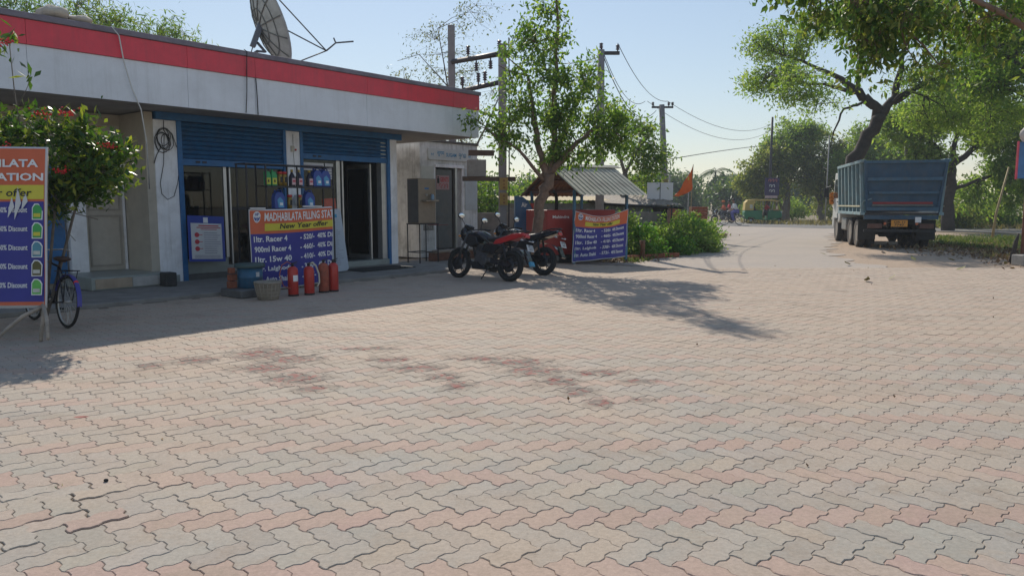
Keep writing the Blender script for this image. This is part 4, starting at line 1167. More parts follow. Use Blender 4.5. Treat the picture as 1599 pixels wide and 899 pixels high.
# ------------------------------------------------------------------ shacks beyond
sk = thing("tin_shack", "low shack with rusty tin roof and corrugated side beyond the shelter", "shack", (2.9,25.8,0), R(14))
part("wall", MB().boxb(0,2.75,0,2.6,0,1.35), M("shack_dark",(.06,.055,.055),.9,var=.4), sk)
corr("side_sheet", .05, 2.2, -.01, .3, -.012, 1.45, sk, M("tin_blue",(.24,.28,.30),.6,.2,var=.15), .13, .02)
corr("roof_sheet", -.3, 2.95, -.7, 1.45, 2.7, 1.95, sk, M("tin_grey",(.27,.23,.19),.8,var=.3,scale=5), .17, .02)
part("fascia_pole", MB().tube([(-.3,-.7,1.50),(2.95,-.72,1.34)],.045,6), darkmetal, sk)
part("blue_sheet", MB().boxb(1.9,2.5,-.03,-.001,.2,1.2), blue, sk)
part("post", MB().boxb(2.62,2.74,-.12,-.02,0,1.3), darkmetal, sk)
st2 = thing("market_stall", "yellowish roofed stall seen behind the red generator cabinet", "stall", (.2,25.2,0), R(8))
corr("roof_sheet", -.6, 3.2, -.5, 1.60, 1.2, 1.75, st2, M("tin_tan",(.42,.33,.18),.8,var=.2), .16, .015)
part("wall", MB().boxb(-.4,3.0,0,1,0,1.5), M("shack_grey",(.18,.19,.19),.9,var=.3), st2)
bl = thing("blank_signboard", "white blank signboard on dark legs above the shack roof", "signboard", (4.9,27.0,0), R(4))
part("board", MB().boxb(0,.95,0,.04,1.62,2.25), PAPER, bl, .004)
part("small_board", MB().boxb(.08,.72,-.03,-.002,1.38,1.60), PAPER, bl)
for x in (.47,.93): part("leg", MB().boxb(x-.02,x+.02,.041,.08,0,2.3), darkmetal, bl)
part("frame_bar", MB().boxb(.46,.48,-.012,-.001,1.63,2.24), darkmetal, bl)
for x, l in ((7.05,"reddish brick gate pillar behind the bushes left of the flag"),(8.35,"reddish brick gate pillar behind the bushes under the orange flag")):
    g_ = thing("brick_pillar", l, "pillar", (x+.8,36.5,0))
    for i in range(9): part("brick", MB().boxb(-.38+random.uniform(-.01,.01),.38,-.3,.3,i*.15,i*.15+.14), M("brick_red"), g_, .01)
fl = thing("orange_flag", "orange triangular flag flying from a thin pole above the bushes", "flag", (8.35,34.5,.15)); fl.scale = (.82,.82,.95)
part("pole", MB().tube([(-.10,0,0),(.0,0,3.3)],[.03,.02],6), M("bamboo",(.35,.28,.15),.7), fl)
def flagf(u, v_):
    # attached to the pole top at the right, tail hanging down to the left
    top = Vector((0,0,3.32)); bot = Vector((-.02,0,2.15)); tail = Vector((-1.10,-.05,1.78))
    e = top.lerp(bot, v_)
    q = e.lerp(tail + Vector((.18*(1-v_),0,.14*(1-v_))), u)
    return (q.x+.06*math.sin(u*9), q.y+.07*math.sin(u*8+v_*4), q.z - .25*math.sin(math.pi*u)*.6)
o = part("cloth", MB().grid(flagf, 14, 8), M("flag_orange",(.75,.13,.015),.7,var=.15,scale=4), fl)
o.modifiers.new("thickness",'SOLIDIFY').thickness=.004
part("motif", MB().boxb(-.30,-.22,-.06,-.05,2.55,2.72).boxb(-.34,-.2,-.06,-.05,2.4,2.45), M("flag_yellow",(.7,.45,.05),.7), fl)
fr_ = thing("roadside_signboard", "dark violet signboard with pale local letters beside the autorickshaw", "signboard", (20.2,59.6,0), R(-6))
part("board", MB().boxb(0,1.12,0,.06,2.15,3.55), M("sign_violet",(.03,.02,.09),.5), fr_)
part("foot_strip", MB().boxb(.05,1.0,-.01,.05,1.95,2.14), M("foot_pink",(.5,.35,.36),.6), fr_)
for i, (z, w_) in enumerate(((3.22,.6),(2.80,.4),(2.40,.45))):
    for k in range(3 if i==0 else 2):
        part("lettering", strokes(MB(), [arc(.5,.5,.4,.4,220,-60), [(.85,.5),(.85,.0)]], .25+k*.24+(.08 if i else 0), z, .2, .24, .022, -.02), wht if i else M("letter_red",(.6,.2,.2),.6), fr_)
for x in (.12,1.0): part("leg", MB().boxb(x-.03,x+.03,.061,.12,0,3.5), PD, fr_)
for (x,y,z,l) in ((8.2,39,3.0,"thin white pole right of the leaning pole"),(14.9,63,4.2,"thin pale roadside post left of the riders"),(23.4,55.5,6.5,"slim pale pole right of the autorickshaw")):
    one("thin_pole", MB().tube([(0,0,0),(.03,0,z)],.045,6), M("pole_pale",(.35,.33,.30),.7), l, "pole", (x,y,0))
one("bamboo_stick", MB().tube([(0,0,0),(.10,0,1.1),(.55,.1,3.0)],[.05,.045,.035],6), M("bamboo2",(.36,.27,.14),.7,var=.2), "leaning bamboo stick on the verge right of the truck", "stick", (20.1,31,0))

# ------------------------------------------------------------------ motorbikes
tyre = M("tyre",(.018,.018,.018),.8,var=.2,scale=20)
chrome = M("chrome",(.6,.6,.6),.15,.9,var=.03)
engine = M("engine_metal",(.10,.10,.105),.4,.6,var=.3,scale=15)
mirror = M("mirror_glass",(.75,.80,.85),.05,.95,var=.0)
plate = M("plate_white",(.55,.56,.57),.5,var=.04)
bikeblk = M("bike_black",(.012,.012,.014),.22,var=.05,coat=.4)
seatm = M("seat_vinyl",(.02,.02,.022),.55,var=.1,bump=.2)
def alloy_wheel(parent, x, r, w_, name="wheel"):
    wh = thing_part(parent, name, (x, 0, r))
    part("tyre", MB().torus((0,0,0), r-w_*.5, w_*.5, 'y', 30, 8), tyre, wh)
    rim = MB()
    for s in (-1,1):
        rim.torus((0,s*.018,0), r-w_*1.05, .010, 'y', 26, 5)
    for k in range(5):
        a = 2*math.pi*k/5+.3
        for da in (-.10,.10):
            rim.tube([(.03*math.cos(a+da*3),0,.03*math.sin(a+da*3)),((r-w_*1.08)*math.cos(a+da),0,(r-w_*1.08)*math.sin(a+da))],[.014,.010],5)
    rim.cyl((0,-.05,0),(0,.05,0),.032)
    part("rim", rim, M("alloy_dark",(.05,.05,.055),.35,.5), wh)
    part("brake_disc", MB().lathe([(.04,0),(.13,.0),(.13,.004),(.04,.004)], (0,.055,0), 'y', 22), darkmetal, wh)
    return wh
def thing_part(parent, name, loc):
    o = bpy.data.objects.new(name, None); COL.objects.link(o); o.parent = parent; o.location = loc; o.empty_display_size=.1
    return o
def motorbike(name, label, loc, rz, accent, lean=6, steer=0, plate_txt=None, group=None, blue_tail=False):
    """front towards +x, wheelbase 1.30; origin under the middle of the wheelbase"""
    t = thing(name, label, "motorbike", loc, rot=(R(lean),0,rz), group=group)
    fx, rx = .66, -.64
    fw = alloy_wheel(t, fx, .30, .085); rw = alloy_wheel(t, rx, .305, .105)
    part("front_fender", MB().grid(lambda u,v_: (fx+.335*math.cos(R(35+110*u)), .055*(2*v_-1), .30+.335*math.sin(R(35+110*u))-.012*(2*v_-1)**2*4), 12, 4), bikeblk, t)
    part("rear_fender", MB().grid(lambda u,v_: (rx-.02+.355*math.cos(R(75+95*u))-.05*u, .075*(2*v_-1), .325+.355*math.sin(R(75+95*u))), 10, 4).box((rx-.40,0,.50),(.03,.15,.26),(0,R(28),0)), bikeblk, t)
    if blue_tail: part("tail_guard", MB().box((rx-.50,0,.36),(.05,.12,.09),(0,R(25),0)), M("tail_sky",(.05,.28,.45),.4), t)
    fk = MB()
    for s in (-1,1): fk.tube([(fx,s*.075,.30),(fx-.10,s*.075,.62),(fx-.22,s*.07,.95)],[.024,.026,.02],7)
    part("fork", fk, chrome if False else engine, t)
    hb = part("handlebar", MB().tube([(fx-.40,-.36,1.02),(fx-.30,-.28,1.03),(fx-.22,-.08,.99),(fx-.22,.08,.99),(fx-.30,.28,1.03),(fx-.40,.36,1.02)],.014,6), darkmetal, t)
    part("grip", MB().cyl((fx-.42,-.38,1.02),(fx-.33,-.30,1.028),.02,8), black, hb); part("grip", MB().cyl((fx-.42,.38,1.02),(fx-.33,.30,1.028),.02,8), black, hb)
    for s in (-1,1):
        mi = part("mirror", MB().tube([(fx-.28,s*.24,1.03),(fx-.24,s*.30,1.14),(fx-.25,s*.34,1.19)],.007,5).ball((fx-.25,s*.36,1.22),(.022,.105,.062),12,8), black, t)
        part("mirror_glass", MB().ball((fx-.268,s*.36,1.22),(.012,.097,.055),12,8), mirror, mi)
    part("headlight", MB().ball((fx-.05,0,.86),(.11,.10,.11),12,8), M("lamp_glass",(.5,.52,.55),.1,.3), t)
    part("headlight_cowl", MB().ball((fx-.11,0,.90),(.13,.125,.15),12,8).box((fx-.12,0,1.03),(.02,.16,.12),(0,R(-35),0)), bikeblk, t)
    part("instruments", MB().box((fx-.20,0,1.03),(.08,.16,.07),(0,R(-30),0)), darkmetal, t, .01)
    for s in (-1,1): part("indicator", MB().ball((fx-.08,s*.16,.84),(.03,.03,.022),8,6), M("amber",(.6,.22,.02),.3), t)
    # fuel tank from rounded cross sections
    def tank(u, v_):
        x = fx-.30-.50*u; h = .80+.16*math.sin(math.pi*min(1,.18+u*.80))**.7; wd = .075+.085*math.sin(math.pi*min(1,.15+u*.75))
        a = R(-25+230*v_); return (x, wd*math.cos(a), h-.09+.10*math.sin(a))
    part("fuel_tank", MB().grid(tank, 12, 14), bikeblk, t)
    part("tank_ends", MB().ball((fx-.33,0,.80),(.06,.10,.10),10,8), bikeblk, t)
    part("tank_shroud", MB().prism([(fx-.38,.62),(fx-.22,.70),(fx-.28,.88),(fx-.50,.86),(fx-.56,.70)], -.15, .15), bikeblk, t, .02)
    part("seat", MB().grid(lambda u,v_: (fx-.76-.62*u, (.13-.04*u)*math.cos(R(200*v_-10)), .80+.10*u**1.6+.045*math.sin(R(200*v_-10))*(1.2)), 14, 10), seatm, t, )
    part("seat_base", MB().prism([(fx-.76,.76),(fx-.76,.80),(rx-.10,.90),(rx-.22,.88),(rx+.10,.74)], -.10, .10), black, t, .01)
    part("side_cover", MB().prism([(fx-.70,.72),(fx-.62,.55),(fx-.92,.52),(rx+.14,.72)], -.12, .12), bikeblk, t, .02)
    part("tail_panel", MB().prism([(fx-.86,.66),(fx-.96,.80),(rx-.06,.93),(rx-.30,.95),(rx-.34,.89),(rx-.05,.80)], -.115, .115), accent or bikeblk, t, .02)
    part("tail_light", MB().box((rx-.325,0,.885),(.04,.15,.06),(0,R(15),0)), M("tail_red",(.5,.02,.02),.2), t, .008)
    part("grab_rail", MB().tube([(rx+.10,-.10,.90),(rx-.18,-.12,.97),(rx-.33,-.06,.99),(rx-.33,.06,.99),(rx-.18,.12,.97),(rx+.10,.10,.90)],.013,6), darkmetal, t)
    for s in (-1,1): part("indicator", MB().tube([(rx-.32,s*.08,.80),(rx-.34,s*.17,.80)],.01,5).ball((rx-.345,s*.18,.80),(.03,.03,.02),8,6), M("lamp_glass"), t)
    np_ = part("number_plate", MB().box((rx-.43,0,.66),(.008,.20,.13),(0,R(22),0)), plate, t)
    if plate_txt:
        for k, tx in enumerate(plate_txt):
            me = text_mesh(tx, height=.042, bold=.02, align='CENTER')
            o = put("lettering", me, blk, np_, (rx-.437-.02*(0 if k else -1)-(.0), 0, .675-.055*k+.0), None)
            o.rotation_euler = (R(0), R(22), R(-90)) if False else (R(0),0,R(-90))
            o.location = (rx-.452 + (0.022 if k==0 else .0), 0, .675-.055*k)
    part("engine", MB().box((fx-.62,0,.42),(.30,.20,.24),(0,R(-8),0)).box((fx-.55,0,.60),(.17,.16,.20),(0,R(-18),0)).cyl((fx-.70,-.14,.38),(fx-.70,.14,.38),.10,16), engine, t, .015)
    fins = MB()
    for i in range(6): fins.box((fx-.53+.012*i,0,.52+.03*i),(.21,.19,.008),(0,R(-18),0))
    part("cooling_fins", fins, engine, t)
    part("frame", MB().tube([(fx-.24,0,.92),(fx-.38,0,.50),(fx-.46,0,.28),(fx-.9,0,.28),(fx-.98,0,.70)],.02,6).tube([(fx-.95,-.09,.72),(rx-.1,-.09,.84)],.014,5), black, t)
    part("belly_pan", MB().prism([(fx-.36,.36),(fx-.44,.20),(fx-.75,.20),(fx-.70,.34)], -.11, .11), bikeblk, t, .01)
    part("swing_arm", MB().tube([(fx-.94,.09,.36),(rx,.085,.305)],.022,6).tube([(fx-.94,-.09,.36),(rx,-.085,.305)],.022,6), engine, t)
    part("chain_cover", MB().prism([(fx-.88,.34),(fx-.88,.44),(rx,.40),(rx-.10,.33),(rx,.27)], .095, .115), bikeblk, t)
    ex = part("exhaust", MB().tube([(fx-.44,-.10,.50),(fx-.40,-.12,.30),(fx-.60,-.13,.22),(fx-.95,-.15,.26),(rx-.22,-.17,.40)],[.018,.02,.022,.045,.055],8), darkmetal, t)
    part("heat_shield", MB().tube([(rx+.25,-.185,.31),(rx-.1,-.20,.37)],[.035,.035],6), chrome, ex)
    part("shock_absorber", MB().tube([(rx+.05,.10,.36),(rx+.14,.10,.74)],.022,6).tube([(rx+.05,-.10,.36),(rx+.14,-.10,.74)],.022,6), darkmetal, t)
    part("side_stand", MB().tube([(fx-.85,.10,.26),(fx-.80,.24,-.02+.03)],.012,5), darkmetal, t)
    part("foot_rest", MB().cyl((fx-.80,-.22,.28),(fx-.80,.22,.28),.014,6).cyl((rx+.20,-.20,.36),(rx+.20,.20,.36),.012,6), black, t)
    return t
acc = M("bike_red",(.50,.018,.02),.3,var=.06,coat=.4)
wr, wf = Vector((-.04,14.15)), Vector((-1.10,14.95))
mid = (wr+wf)/2; hd_ = wf-wr
motorbike("motorbike", "black motorbike with red tail panel parked in front, nearest the doorway", (mid.x, mid.y, -.01), math.atan2(hd_.y, hd_.x), acc, lean=9, plate_txt=("OR 15", "1213"), blue_tail=True)
wr, wf = Vector((.66,15.40)), Vector((-.42,16.15))
mid = (wr+wf)/2; hd_ = wf-wr
motorbike("motorbike", "all black motorbike with grey tank trim parked behind the red tailed one", (mid.x, mid.y, -.01), math.atan2(hd_.y, hd_.x), None, lean=9, plate_txt=("OD 02", "1474"))

# ------------------------------------------------------------------ bicycles
def bicycle(name, label, loc, rz, frame_m, mud=None, lean=4, group=None, rider=False):
    t = thing(name, label, "bicycle", loc, rot=(R(lean),0,rz), group=group)
    rw_, wb = .34, 1.10
    for x in (0, wb):
        wh = thing_part(t, "wheel", (x, 0, rw_))
        part("tyre", MB().torus((0,0,0), rw_-.018, .019, 'y', 34, 6), tyre, wh)
        part("rim", MB().torus((0,0,0), rw_-.045, .010, 'y', 34, 5), alum, wh)
        sp = MB()
        for k in range(20):
            a = 2*math.pi*k/20; sp.tube([(.02*math.cos(a+1.2),(-1)**k*.03,.02*math.sin(a+1.2)),((rw_-.045)*math.cos(a),0,(rw_-.045)*math.sin(a))],.0022,3,cap=False)
        sp.cyl((0,-.045,0),(0,.045,0),.018,8)
        part("spokes", sp, alum, wh)
        part("mudguard", MB().grid(lambda u,v_: ((rw_+.022)*math.cos(R(20+165*u)) , .028*(2*v_-1), (rw_+.022)*math.sin(R(20+165*u))-.008*(2*v_-1)**2), 16, 2) if x == 0 else MB().grid(lambda u,v_: ((rw_+.022)*math.cos(R(-5+140*u)), .028*(2*v_-1), (rw_+.022)*math.sin(R(-5+140*u))), 16, 2), mud or frame_m, wh)
    bbx = .44
    part("frame", MB().tube([(bbx,0,.29),(.30,0,.80)],.016,7).tube([(bbx,0,.29),(.92,0,.76)],.018,7).tube([(.31,0,.78),(.90,0,.86)],.015,7)
         .tube([(.92,0,.74),(.88,0,.92)],.02,7).tube([(0,.05,rw_),(bbx,.02,.29)],.010,5).tube([(0,-.05,rw_),(bbx,-.02,.29)],.010,5)
         .tube([(0,.05,rw_),(.31,.01,.78)],.009,5).tube([(0,-.05,rw_),(.31,-.01,.78)],.009,5), frame_m, t)
    part("fork", MB().tube([(wb,.05,rw_),(.95,.045,.72),(.92,0,.76)],.012,6).tube([(wb,-.05,rw_),(.95,-.045,.72),(.92,0,.76)],.012,6), frame_m, t)
    part("handlebar", MB().tube([(.68,-.27,.98),(.80,-.26,1.0),(.90,-.10,.98),(.90,.10,.98),(.80,.26,1.0),(.68,.27,.98)],.012,6).cyl((.88,0,.9),(.90,0,.98),.013,6), chrome, t)
    part("saddle", MB().prism([(-.12+.28,.84),(.10+.28,.86),(.16+.28,.885),(-.02+.28,.90),(-.14+.28,.92)], -.03, .03).ball((.20,0,.885),(.11,.105,.035),12,6).cyl((.30,0,.76),(.27,0,.86),.013,6), M("saddle_brown",(.07,.04,.03),.7,var=.3), t)
    part("crank", MB().lathe([(.0,0),(.09,0),(.09,.006),(0,.006)],(bbx,-.05,.29),'y',18).tube([(bbx,-.07,.29),(bbx+.14,-.08,.20)],.01,5).tube([(bbx,.07,.29),(bbx-.14,.08,.38)],.01,5), chrome, t)
    part("pedal", MB().box((bbx+.14,-.13,.20),(.09,.08,.02)), black, t); part("pedal", MB().box((bbx-.14,.13,.38),(.09,.08,.02)), black, t)
    part("carrier", MB().tube([(.30,.05,.72),(-.16,.07,.75),(-.16,-.07,.75),(.30,-.05,.72)],.007,5).tube([(.1,.06,.735),(.1,-.06,.735)],.006,4).tube([(0,.06,.745),(0,-.06,.745)],.006,4).tube([(-.1,.07,.75),(0,.055,rw_)],.006,4).tube([(-.1,-.07,.75),(0,-.055,rw_)],.006,4), darkmetal, t)
    part("rear_reflector", MB().lathe([(.03,0),(.03,.012)],(-.24,0,.60),'x',12), M("reflector_red",(.7,.02,.01),.25), t)
    return t
bcm = M("bicycle_black",(.02,.025,.04),.35,var=.1)
bicycle("bicycle", "old dark bicycle with violet mudguards parked behind the left price sign", (-5.35,8.78,0), R(180-38), bcm, M("mud_violet",(.05,.05,.30),.35), 5).scale = (.93,.93,.93)

# ------------------------------------------------------------------ left standing price sign
LS = thing("price_sign", "tall cloth price sign on crooked branch legs at the left edge", "sign", (-5.07,7.93,0), rot=(R(-8),0,R(4)))
LW, Z0, Z1_ = 1.45, .36, 2.12
def lreg(nm, x0, x1, z0, z1, y, mat):
    o = part(nm, MB().grid(lambda u,v_: (x0+(x1-x0)*u, y+.012*math.sin(4*(x0+(x1-x0)*u)+3*(z0+(z1-z0)*v_)), z0+(z1-z0)*v_), 10, 12), mat, LS)
    return o
def lw(p): return Vector((p.x, p.y+.012*math.sin(4*p.x+3*p.z), p.z))
lreg("cloth", -LW, 0, Z0, Z1_, .006, PAPER).modifiers.new("thickness",'SOLIDIFY').thickness=.004
lreg("red_field", -LW+.02, -.02, Z0+.03, Z1_-.02, 0, ORANGE)
lreg("blue_field", -LW+.02, -.025, Z0+.07, Z1_-.60, -.004, NAVY)
lreg("offer_field", -LW+.02, -.025, Z1_-.575, Z1_-.42, -.004, YEL)
def ltext(s, x1, z, h, wdt, mat=wht, sh=0, b=.03):
    text(s, mat, LS, (x1-wdt, -.010, z), width=wdt, height=h, bold=b, shear=sh, warp=lw)
ltext("MADHABILATA", -.085, Z1_-.225, .085, 1.05); ltext("FILLING STATION", -.03, Z1_-.375, .085, 1.25)
ltext("New Year offer", -.15, Z1_-.545, .085, .90, blk, .12, .01)
rws = [("1ltr. Racer 4 - 520/-", .78), ("900ml Racer 4 - 460/-", .58), ("1ltr. 15w 40 - 410/-", .37), ("1ltr. Lalghoda - 338/-", .17), ("1ltr. Auto Shakti - 573/-", -.03)]
for i, (a, _) in enumerate(rws):
    z = Z1_-.72-.205*i
    ltext("40% Discount", -.20, z, .06, .31 if True else 0, b=.02)
    ltext(a, -.53, z, .06, .85, b=.02)
    x = -.085
    cm = [M("can_green",(.05,.35,.08),.5), M("can_green"), M("can_teal",(.08,.25,.32),.5), M("can_olive",(.10,.09,.02),.5), M("can_lime",(.12,.45,.08),.5)][i]
    pc = part("printed_can", MB().prism([(x-.055,z-.07),(x+.035,z-.07),(x+.04,z+.04),(x+.02,z+.07),(x,z+.085),(x-.03,z+.085),(x-.055,z+.05)], -.016,-.014), cm, LS)
    part("can_outline", MB().prism([(x-.065,z-.08),(x+.045,z-.08),(x+.05,z+.045),(x+.03,z+.08),(x,z+.097),(x-.04,z+.097),(x-.065,z+.055)], -.0135,-.0125), wht, pc)
    part("can_print", MB().prism([(x-.045,z-.05),(x+.025,z-.05),(x+.025,z-.01),(x-.045,z-.01)], -.019,-.017), YEL if i < 2 else M("can_print",(.5,.5,.45),.5), pc)
tear = MB()
for (a, b, c) in (((-.30,Z1_-.44),(-.26,Z1_-.62),(-.33,Z1_-.80)),((-.22,Z1_-.50),(-.19,Z1_-.60),(-.26,Z1_-.70)),((-.36,Z1_-.55),(-.33,Z1_-.66),(-.40,Z1_-.78))):
    tear.add([(a[0],-.016,a[1]),(b[0],-.02,b[1]),(c[0],-.018,c[1]),((a[0]+c[0])/2-.01,-.015,(a[1]+c[1])/2)],[(0,1,2,3)])
part("torn_strip", tear, PAPER, LS)
brn = M("branch_pale",(.36,.30,.24),.8,var=.3,scale=9,bump=.3)
part("leg", MB().tube([(-.06,.03,1.0),(-.04,.03,.35),(-.03,-.05,-.0)],[.022,.022,.018],7), brn, LS)
part("leg", MB().tube([(-.05,.03,.40),(.06,-.10,.24),(.17,-.28,.03)],[.022,.02,.016],7), brn, LS)
part("leg", MB().tube([(-.05,.03,.38),(-.22,-.05,.27),(-.36,-.12,.12),(-.43,-.16,.02)],[.024,.022,.02,.016],7), brn, LS)
part("leg", MB().tube([(-1.3,.03,1.0),(-1.32,.03,.35),(-1.33,-.05,0)],[.022,.022,.018],7), brn, LS)
part("frame_stick", MB().tube([(-LW,.03,Z1_-.04),(0,.03,Z1_-.02)],.015,6).tube([(-.02,.03,Z1_),(-.03,.03,Z0)],.015,6), brn, LS)

# ------------------------------------------------------------------ trees and plants
bark = M("bark_brown",(.19,.125,.09),.95,var=.35,scale=9,bump=.9,bscale=25,dirt=.4,dcol=(.24,.20,.16))
barkd = M("bark_dark",(.055,.045,.04),.95,var=.3,scale=6,bump=.8,bscale=20)
barkg = M("bark_grey",(.17,.15,.13),.95,var=.3,scale=6,bump=.6)
LG = leaf_mat("leaf_glossy",(.045,.11,.022),(.11,.21,.04),(.26,.33,.08), .55)
LG1 = leaf_mat("leaf_fresh",(.06,.13,.025),(.14,.24,.045),(.30,.37,.10), .6)
LF = leaf_mat("leaf_fine",(.12,.20,.05),(.20,.30,.075),(.32,.38,.12), .6)
LD = leaf_mat("leaf_dry",(.10,.15,.045),(.20,.23,.07),(.34,.33,.13), .55)
LM = leaf_mat("leaf_mid",(.07,.14,.03),(.14,.23,.05),(.27,.31,.09), .55)
LB = leaf_mat("leaf_bright",(.06,.17,.02),(.12,.27,.035),(.25,.34,.08), .42)
LFAR = leaf_mat("leaf_far",(.05,.10,.035),(.09,.15,.05),(.16,.20,.08), .4)
LX = leaf_mat("leaf_ixora",(.028,.075,.016),(.075,.15,.025),(.30,.33,.05), .42, .35)
LBR = leaf_mat("leaf_hanging",(.045,.10,.025),(.10,.17,.04),(.22,.23,.07), .5)

tree("leafy_tree", "leafy green tree with forked brown trunk beside the two motorbikes", "tree", (.42,17.45,0),
     [(-.02,0,-.05,.18),(.06,0,.5,.14),(.20,.02,1.1,.12),(.34,.02,1.7,.12),(.44,0,2.2,.14)],
     [[(.40,0,2.1,.10),(.22,-.05,2.7,.075),(.08,.05,3.4,.06),(-.05,0,4.4,.035)],
      [(.44,0,2.15,.10),(.58,.1,2.9,.075),(.55,.1,4.0,.055),(.62,.1,5.2,.04),(.58,0,6.6,.025)],
      [(.48,0,2.2,.09),(.95,-.1,2.75,.06),(1.5,-.1,3.2,.045),(2.0,-.1,3.3,.03)],
      [(.42,.05,2.2,.08),(.9,.4,3.4,.05),(1.3,.5,4.3,.03)],
      [(.35,0,2.0,.05),(-.25,-.2,2.7,.035),(-.75,-.1,3.0,.022)]],
     [((.30,0,4.0),(1.05,.9,1.0),60), ((.25,0,5.3),(.85,.7,1.0),44), ((.45,0,6.7),(.50,.42,.75),18),
      ((1.25,-.05,3.4),(1.0,.85,.95),52), ((-.45,0,3.1),(.70,.55,.65),24), ((1.95,-.1,3.15),(.62,.5,.6),28), ((.9,.1,2.6),(.95,.6,.35),26), ((-1.15,.1,3.3),(.45,.35,.6),6),
      ((1.30,.1,4.5),(.62,.5,.65),18), ((-.55,.1,4.5),(.45,.4,.8),9)],
     LG1, bark, .125, .055, 36, .11, seed=11, droop=.7, twig_r=.010, hang=.10)
tree("light_leafed_tree", "lighter green tree behind the single crossarm pole", "tree", (4.0,27.5,0),
     [(0,0,0,.14),(.05,0,1.4,.12),(.15,0,2.6,.10)],
     [[(.15,0,2.6,.07),(.7,0,3.6,.04),(1.2,0,4.2,.025)],[(.15,0,2.6,.07),(-.3,0,3.9,.04)]],
     [((.55,0,3.7),(1.15,1.0,1.05),46), ((1.1,0,3.0),(.85,.7,.6),24), ((-.1,0,4.7),(.6,.6,.6),14), ((.9,0,2.3),(.6,.5,.35),10)],
     LM, barkg, .16, .07, 34, .2, seed=12)
tree("bare_tree", "sparse half bare tree with thin arching twigs behind the roof end", "tree", (-1.35,24.2,0),
     [(0,0,0,.10),(.05,0,1.5,.085),(.0,0,2.8,.075)],
     [[(0,0,2.8,.05),(-.5,0,4.0,.035),(-.75,0,5.5,.022),(-1.0,0,7.0,.012)],
      [(0,0,2.6,.04),(-1.0,-.1,3.7,.028),(-1.9,-.1,4.1,.015),(-2.7,-.1,4.35,.008)],
      [(0,0,3.0,.04),(.5,0,3.9,.03),(.9,0,4.8,.02)],
      [(-.7,0,5.2,.02),(-1.6,0,6.2,.012),(-2.3,0,6.0,.007)],[(-.4,0,3.8,.02),(-1.2,.1,4.9,.012),(-2.4,.1,5.2,.007)]],
     [((-.9,0,6.3),(1.3,.6,1.2),48), ((-1.9,0,5.0),(1.3,.5,.9),52), ((.1,0,5.2),(1.1,.6,1.2),40), ((-.2,0,3.4),(.9,.6,.7),34), ((.2,0,7.4),(1.0,.5,.9),26)],
     leaf_mat("leaf_sparse",(.06,.09,.03),(.13,.16,.05),(.30,.27,.10),.4), barkg, .10, .035, 14, .13, seed=13, twig_r=.0055, droop=.6)
tree("rain_tree", "tall spreading tree with dark leaning trunk behind the dump truck", "tree", (13.75,30.2,0),
     [(0,0,0,.36),(-.05,0,1.6,.31),(-.05,0,2.9,.27),(.45,0,4.0,.25),(1.0,0,5.0,.24)],
     [[(1.0,0,4.9,.22),(.55,0,5.5,.19),(-.05,0,6.0,.16),(-.85,-.2,6.45,.10),(-2.35,-.5,7.0,.055),(-4.0,-.6,7.5,.025)],
      [(.05,0,5.9,.10),(-1.6,-.8,6.1,.06),(-3.0,-1.5,6.0,.035),(-4.4,-2.0,6.0,.018)],
      [(1.0,0,4.9,.19),(1.55,0,5.7,.15),(1.7,0,7.2,.10),(2.2,0,8.6,.06)],
      [(1.5,0,5.5,.13),(2.7,-.3,6.3,.09),(4.7,-.3,7.0,.05)],
      [(.05,0,6.0,.09),(.05,0,7.5,.06),(-.5,0,8.6,.035)],
      [(.25,0,5.5,.06),(-.7,-.5,5.2,.045),(-1.1,-.6,4.3,.03),(-1.2,-.6,3.7,.012)],
      [(.9,0,5.2,.09),(1.8,-.4,5.9,.05),(2.5,-.4,5.7,.03)]],
     [((-3.4,-.6,7.6),(1.6,1.3,.85),52), ((-4.0,-1.6,6.1),(1.4,1.3,.75),42), ((-1.6,-.5,8.3),(1.7,1.3,.8),44), ((-2.3,-1.5,5.3),(1.5,1.2,.6),24),
      ((.4,0,9.0),(1.8,1.6,.8),70), ((2.6,0,8.8),(2.0,1.8,1.0),100), ((4.8,-.2,7.2),(2.3,1.7,1.5),90), ((2.7,-.2,6.3),(1.5,1.4,.8),50), ((6.8,.2,6.0),(2.2,1.6,1.5),90),
      ((-4.1,-4.8,5.6),(1.1,1.4,.4),18), ((5.0,0,4.7),(2.1,1.5,.9),60), ((3.0,-.1,4.9),(1.4,1.1,.6),44)],
     LF, barkd, .15, .06, 60, .22, seed=14, twig_r=.016, droop=.2)
tree("roadside_tree", "broad dark tree with upright trunk right of the dump truck", "tree", (24.7,42,0),
     [(0,0,0,.36),(-.05,0,2.2,.30),(-.1,0,3.6,.26)],
     [[(-.1,0,3.6,.2),(-1.3,0,4.9,.13),(-2.6,0,5.8,.07)],[(-.1,0,3.6,.2),(1.4,0,4.8,.13),(3.3,0,5.5,.07)],[(-.1,0,3.6,.18),(.2,0,5.6,.1),(.4,0,7.0,.05)],
      [(-.1,0,2.2,.12),(1.6,0,2.9,.08),(3.6,-.3,3.5,.04)],[(-.1,0,2.4,.1),(-.9,0,3.4,.07),(-1.5,0,4.0,.03)]],
     [((0,0,7.0),(2.8,2.2,1.5),150), ((-2.4,0,5.6),(2.0,1.6,1.5),110), ((3.0,0,5.5),(2.6,2.0,1.6),160), ((3.6,-.4,3.4),(2.0,1.5,.9),80), ((5.4,0,4.6),(2.2,1.6,2.4),150), ((-1.6,0,3.9),(1.4,1.2,.9),50), ((3.8,1.5,2.0),(3.4,1.4,1.3),90)],
     LF, barkd, .27, .12, 44, .30, seed=15, twig_r=.025)
